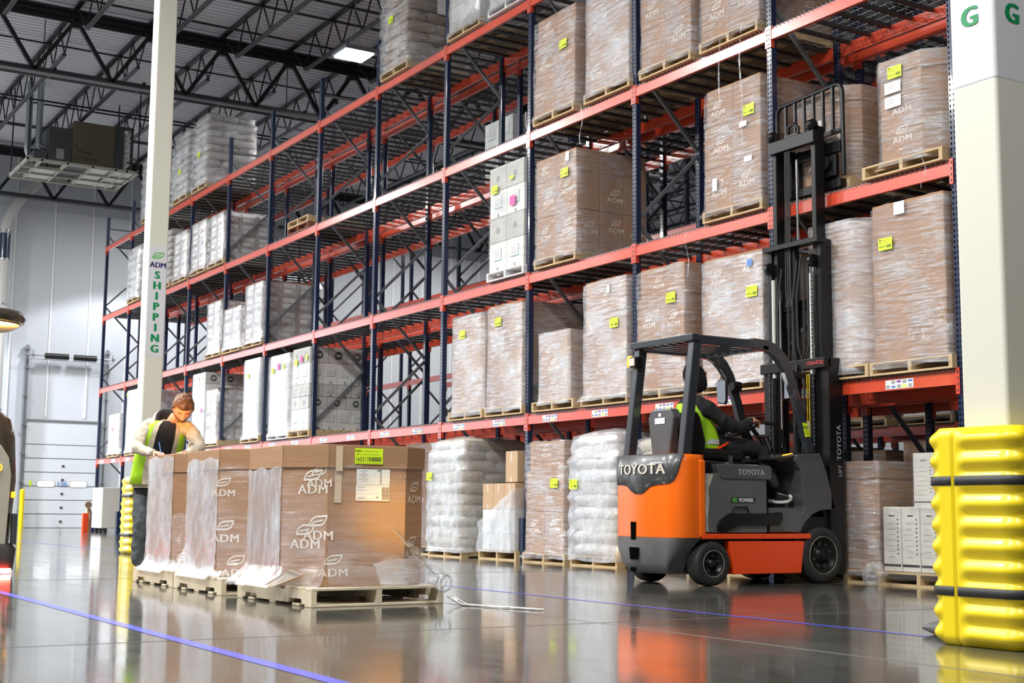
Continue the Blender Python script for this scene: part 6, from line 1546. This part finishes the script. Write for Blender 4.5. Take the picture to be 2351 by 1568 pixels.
for x in (.86, .34):
    sh = skin('shoe', [(x, -.80, .80, .040), (x, -.72, .79, .042), (x, -.62, .80, .032)], chain(3), 'black_cloth', Dr, 2)
    m = MB(); rows = []
    for (y, z, w_) in ((-.85, .765, .030), (-.83, .755, .038), (-.75, .752, .042), (-.67, .760, .040), (-.60, .785, .026)):
        rows.append([(x-w_, y, z-.012), (x+w_, y, z-.012), (x+w_, y, z+.014), (x-w_, y, z+.014)])
    m.loft(rows, smooth=False); m.lathe((x, -.615, .795), (0, .85, .5), [(.0, .035), (.022, .028), (.033, .0), (.034, -.02)], 12); m.build('sole', 'white_rubber', sh)
    m = MB()
    for q in range(4): m.bar((x-.02, -.735+q*.022, .838-q*.006), (x+.036, -.725+q*.022, .826-q*.006), .006, .005)
    m.build('laces', 'white_rubber', sh)
hand(Dr, (.635, -.875, 1.538), (-.18, 1, -.15), (.1, .1, 1), -1, 1.0)
hand(Dr, (.372, -.93, 1.462), (.15, 1, -.05), (-.1, .1, 1), 1, 1.0)

# ---------------------------------------------------------------- reach truck at the left edge
TK = thing('reach_truck', 'beige and black reach truck cut off by the left edge of the photo', 'reach truck', (-3.9, -7.3, 0))
def rrect(x0, x1, y0, y1, r, z, n=6):
    out = []
    for (cx, cy, a0) in ((x1-r, y0+r, -math.pi/2), (x1-r, y1-r, 0), (x0+r, y1-r, math.pi/2), (x0+r, y0+r, math.pi)):
        for i in range(n+1): a = a0+math.pi/2*i/n; out.append((cx+r*math.cos(a), cy+r*math.sin(a), z))
    return out
m = MB(); m.loft([rrect(-4.6, -3.42, -7.85, -6.78, .12, .20), rrect(-4.6, -3.40, -7.85, -6.74, .12, .9), rrect(-4.6, -3.42, -7.85, -6.76, .14, 1.32), rrect(-4.55, -3.46, -7.82, -6.80, .16, 1.50), rrect(-4.5, -3.55, -7.76, -6.88, .18, 1.585)]); m.build('body_shell', 'truck_dark', TK)
m = MB(); P2 = []
for (y, z) in ((-7.8, .28), (-6.83, .28), (-6.81, .95), (-6.84, 1.12), (-6.92, 1.24), (-7.05, 1.28), (-7.8, 1.28)): P2.append((y, z))
m.prism(P2, -3.42, -3.385, 'x'); m.build('rear_panel', 'truck_beige', TK, bev=.01)
m = MB(); m.loft([rrect(-4.62, -3.36, -7.87, -6.74, .10, .035), rrect(-4.62, -3.36, -7.87, -6.72, .10, .24), rrect(-4.62, -3.39, -7.87, -6.76, .10, .29)]); m.build('skirt', 'rubber', TK)
m = MB(); m.tube([(-3.38, -6.95+.045*math.cos(a), 1.02+.04*math.sin(a)) for a in [i*math.pi/6 for i in range(-5, 6)]], .008, 6); m.build('emblem', 'amber', TK)
m = MB(); m.box(-3.42, -3.37, -6.80, -6.765, .73, .79); m.build('side_marker', 'amber', TK, bev=.008)
m = MB(); m.box(-3.46, -3.37, -6.78, -6.735, .28, .58); m.build('side_vent', 'ink_dark', TK, bev=.01)
m = MB(); m.loft([rrect(-4.5, -3.32, -7.8, -6.72, .34, 2.46, 10), rrect(-4.5, -3.30, -7.8, -6.70, .36, 2.50, 10), rrect(-4.5, -3.34, -7.8, -6.74, .36, 2.58, 10), rrect(-4.5, -3.50, -7.75, -6.92, .34, 2.61, 10)]); m.build('overhead_guard', 'truck_dark', TK)
m = MB(); m.loft([rrect(-4.42, -3.36, -7.75, -6.76, .30, 2.445, 10), rrect(-4.42, -3.36, -7.75, -6.76, .30, 2.458, 10)]); m.build('guard_underside', 'truck_beige', TK)
for (x, y) in ((-4.4, -7.7), (-4.4, -6.9), (-3.6, -7.7)):
    m = MB(); m.box(x-.04, x+.04, y-.04, y+.04, 1.5, 2.47); m.build('guard_post', 'truck_dark', TK, bev=.01)
m = MB(); m.cyl((-3.62, -7.05, 2.425), (-3.62, -7.05, 2.445), .06, 16); m.build('guard_lamp', 'amber_glow', TK)
pl = bpy.data.lights.new('amber_light', 'POINT'); pl.energy = 60; pl.color = (1, .45, .10); pl.shadow_soft_size = .06; po = bpy.data.objects.new('amber_light', pl); COL.objects.link(po); po.location = (-3.5, -6.95, 2.36)
m = MB(); m.box(-3.352, -3.325, -7.0, -6.78, .012, .055); m.build('floor_line_lamp', 'red_glow', TK)
for y in (-7.75, -6.9): m = MB(); m.cyl((-4.3, y-.05, .1), (-4.3, y+.05, .1), .10, 16); m.build('wheel', 'rubber', TK)
m = MB(); m.cyl((-3.8, -7.35, .12), (-3.8, -7.25, .12), .12, 16); m.build('wheel', 'rubber', TK)
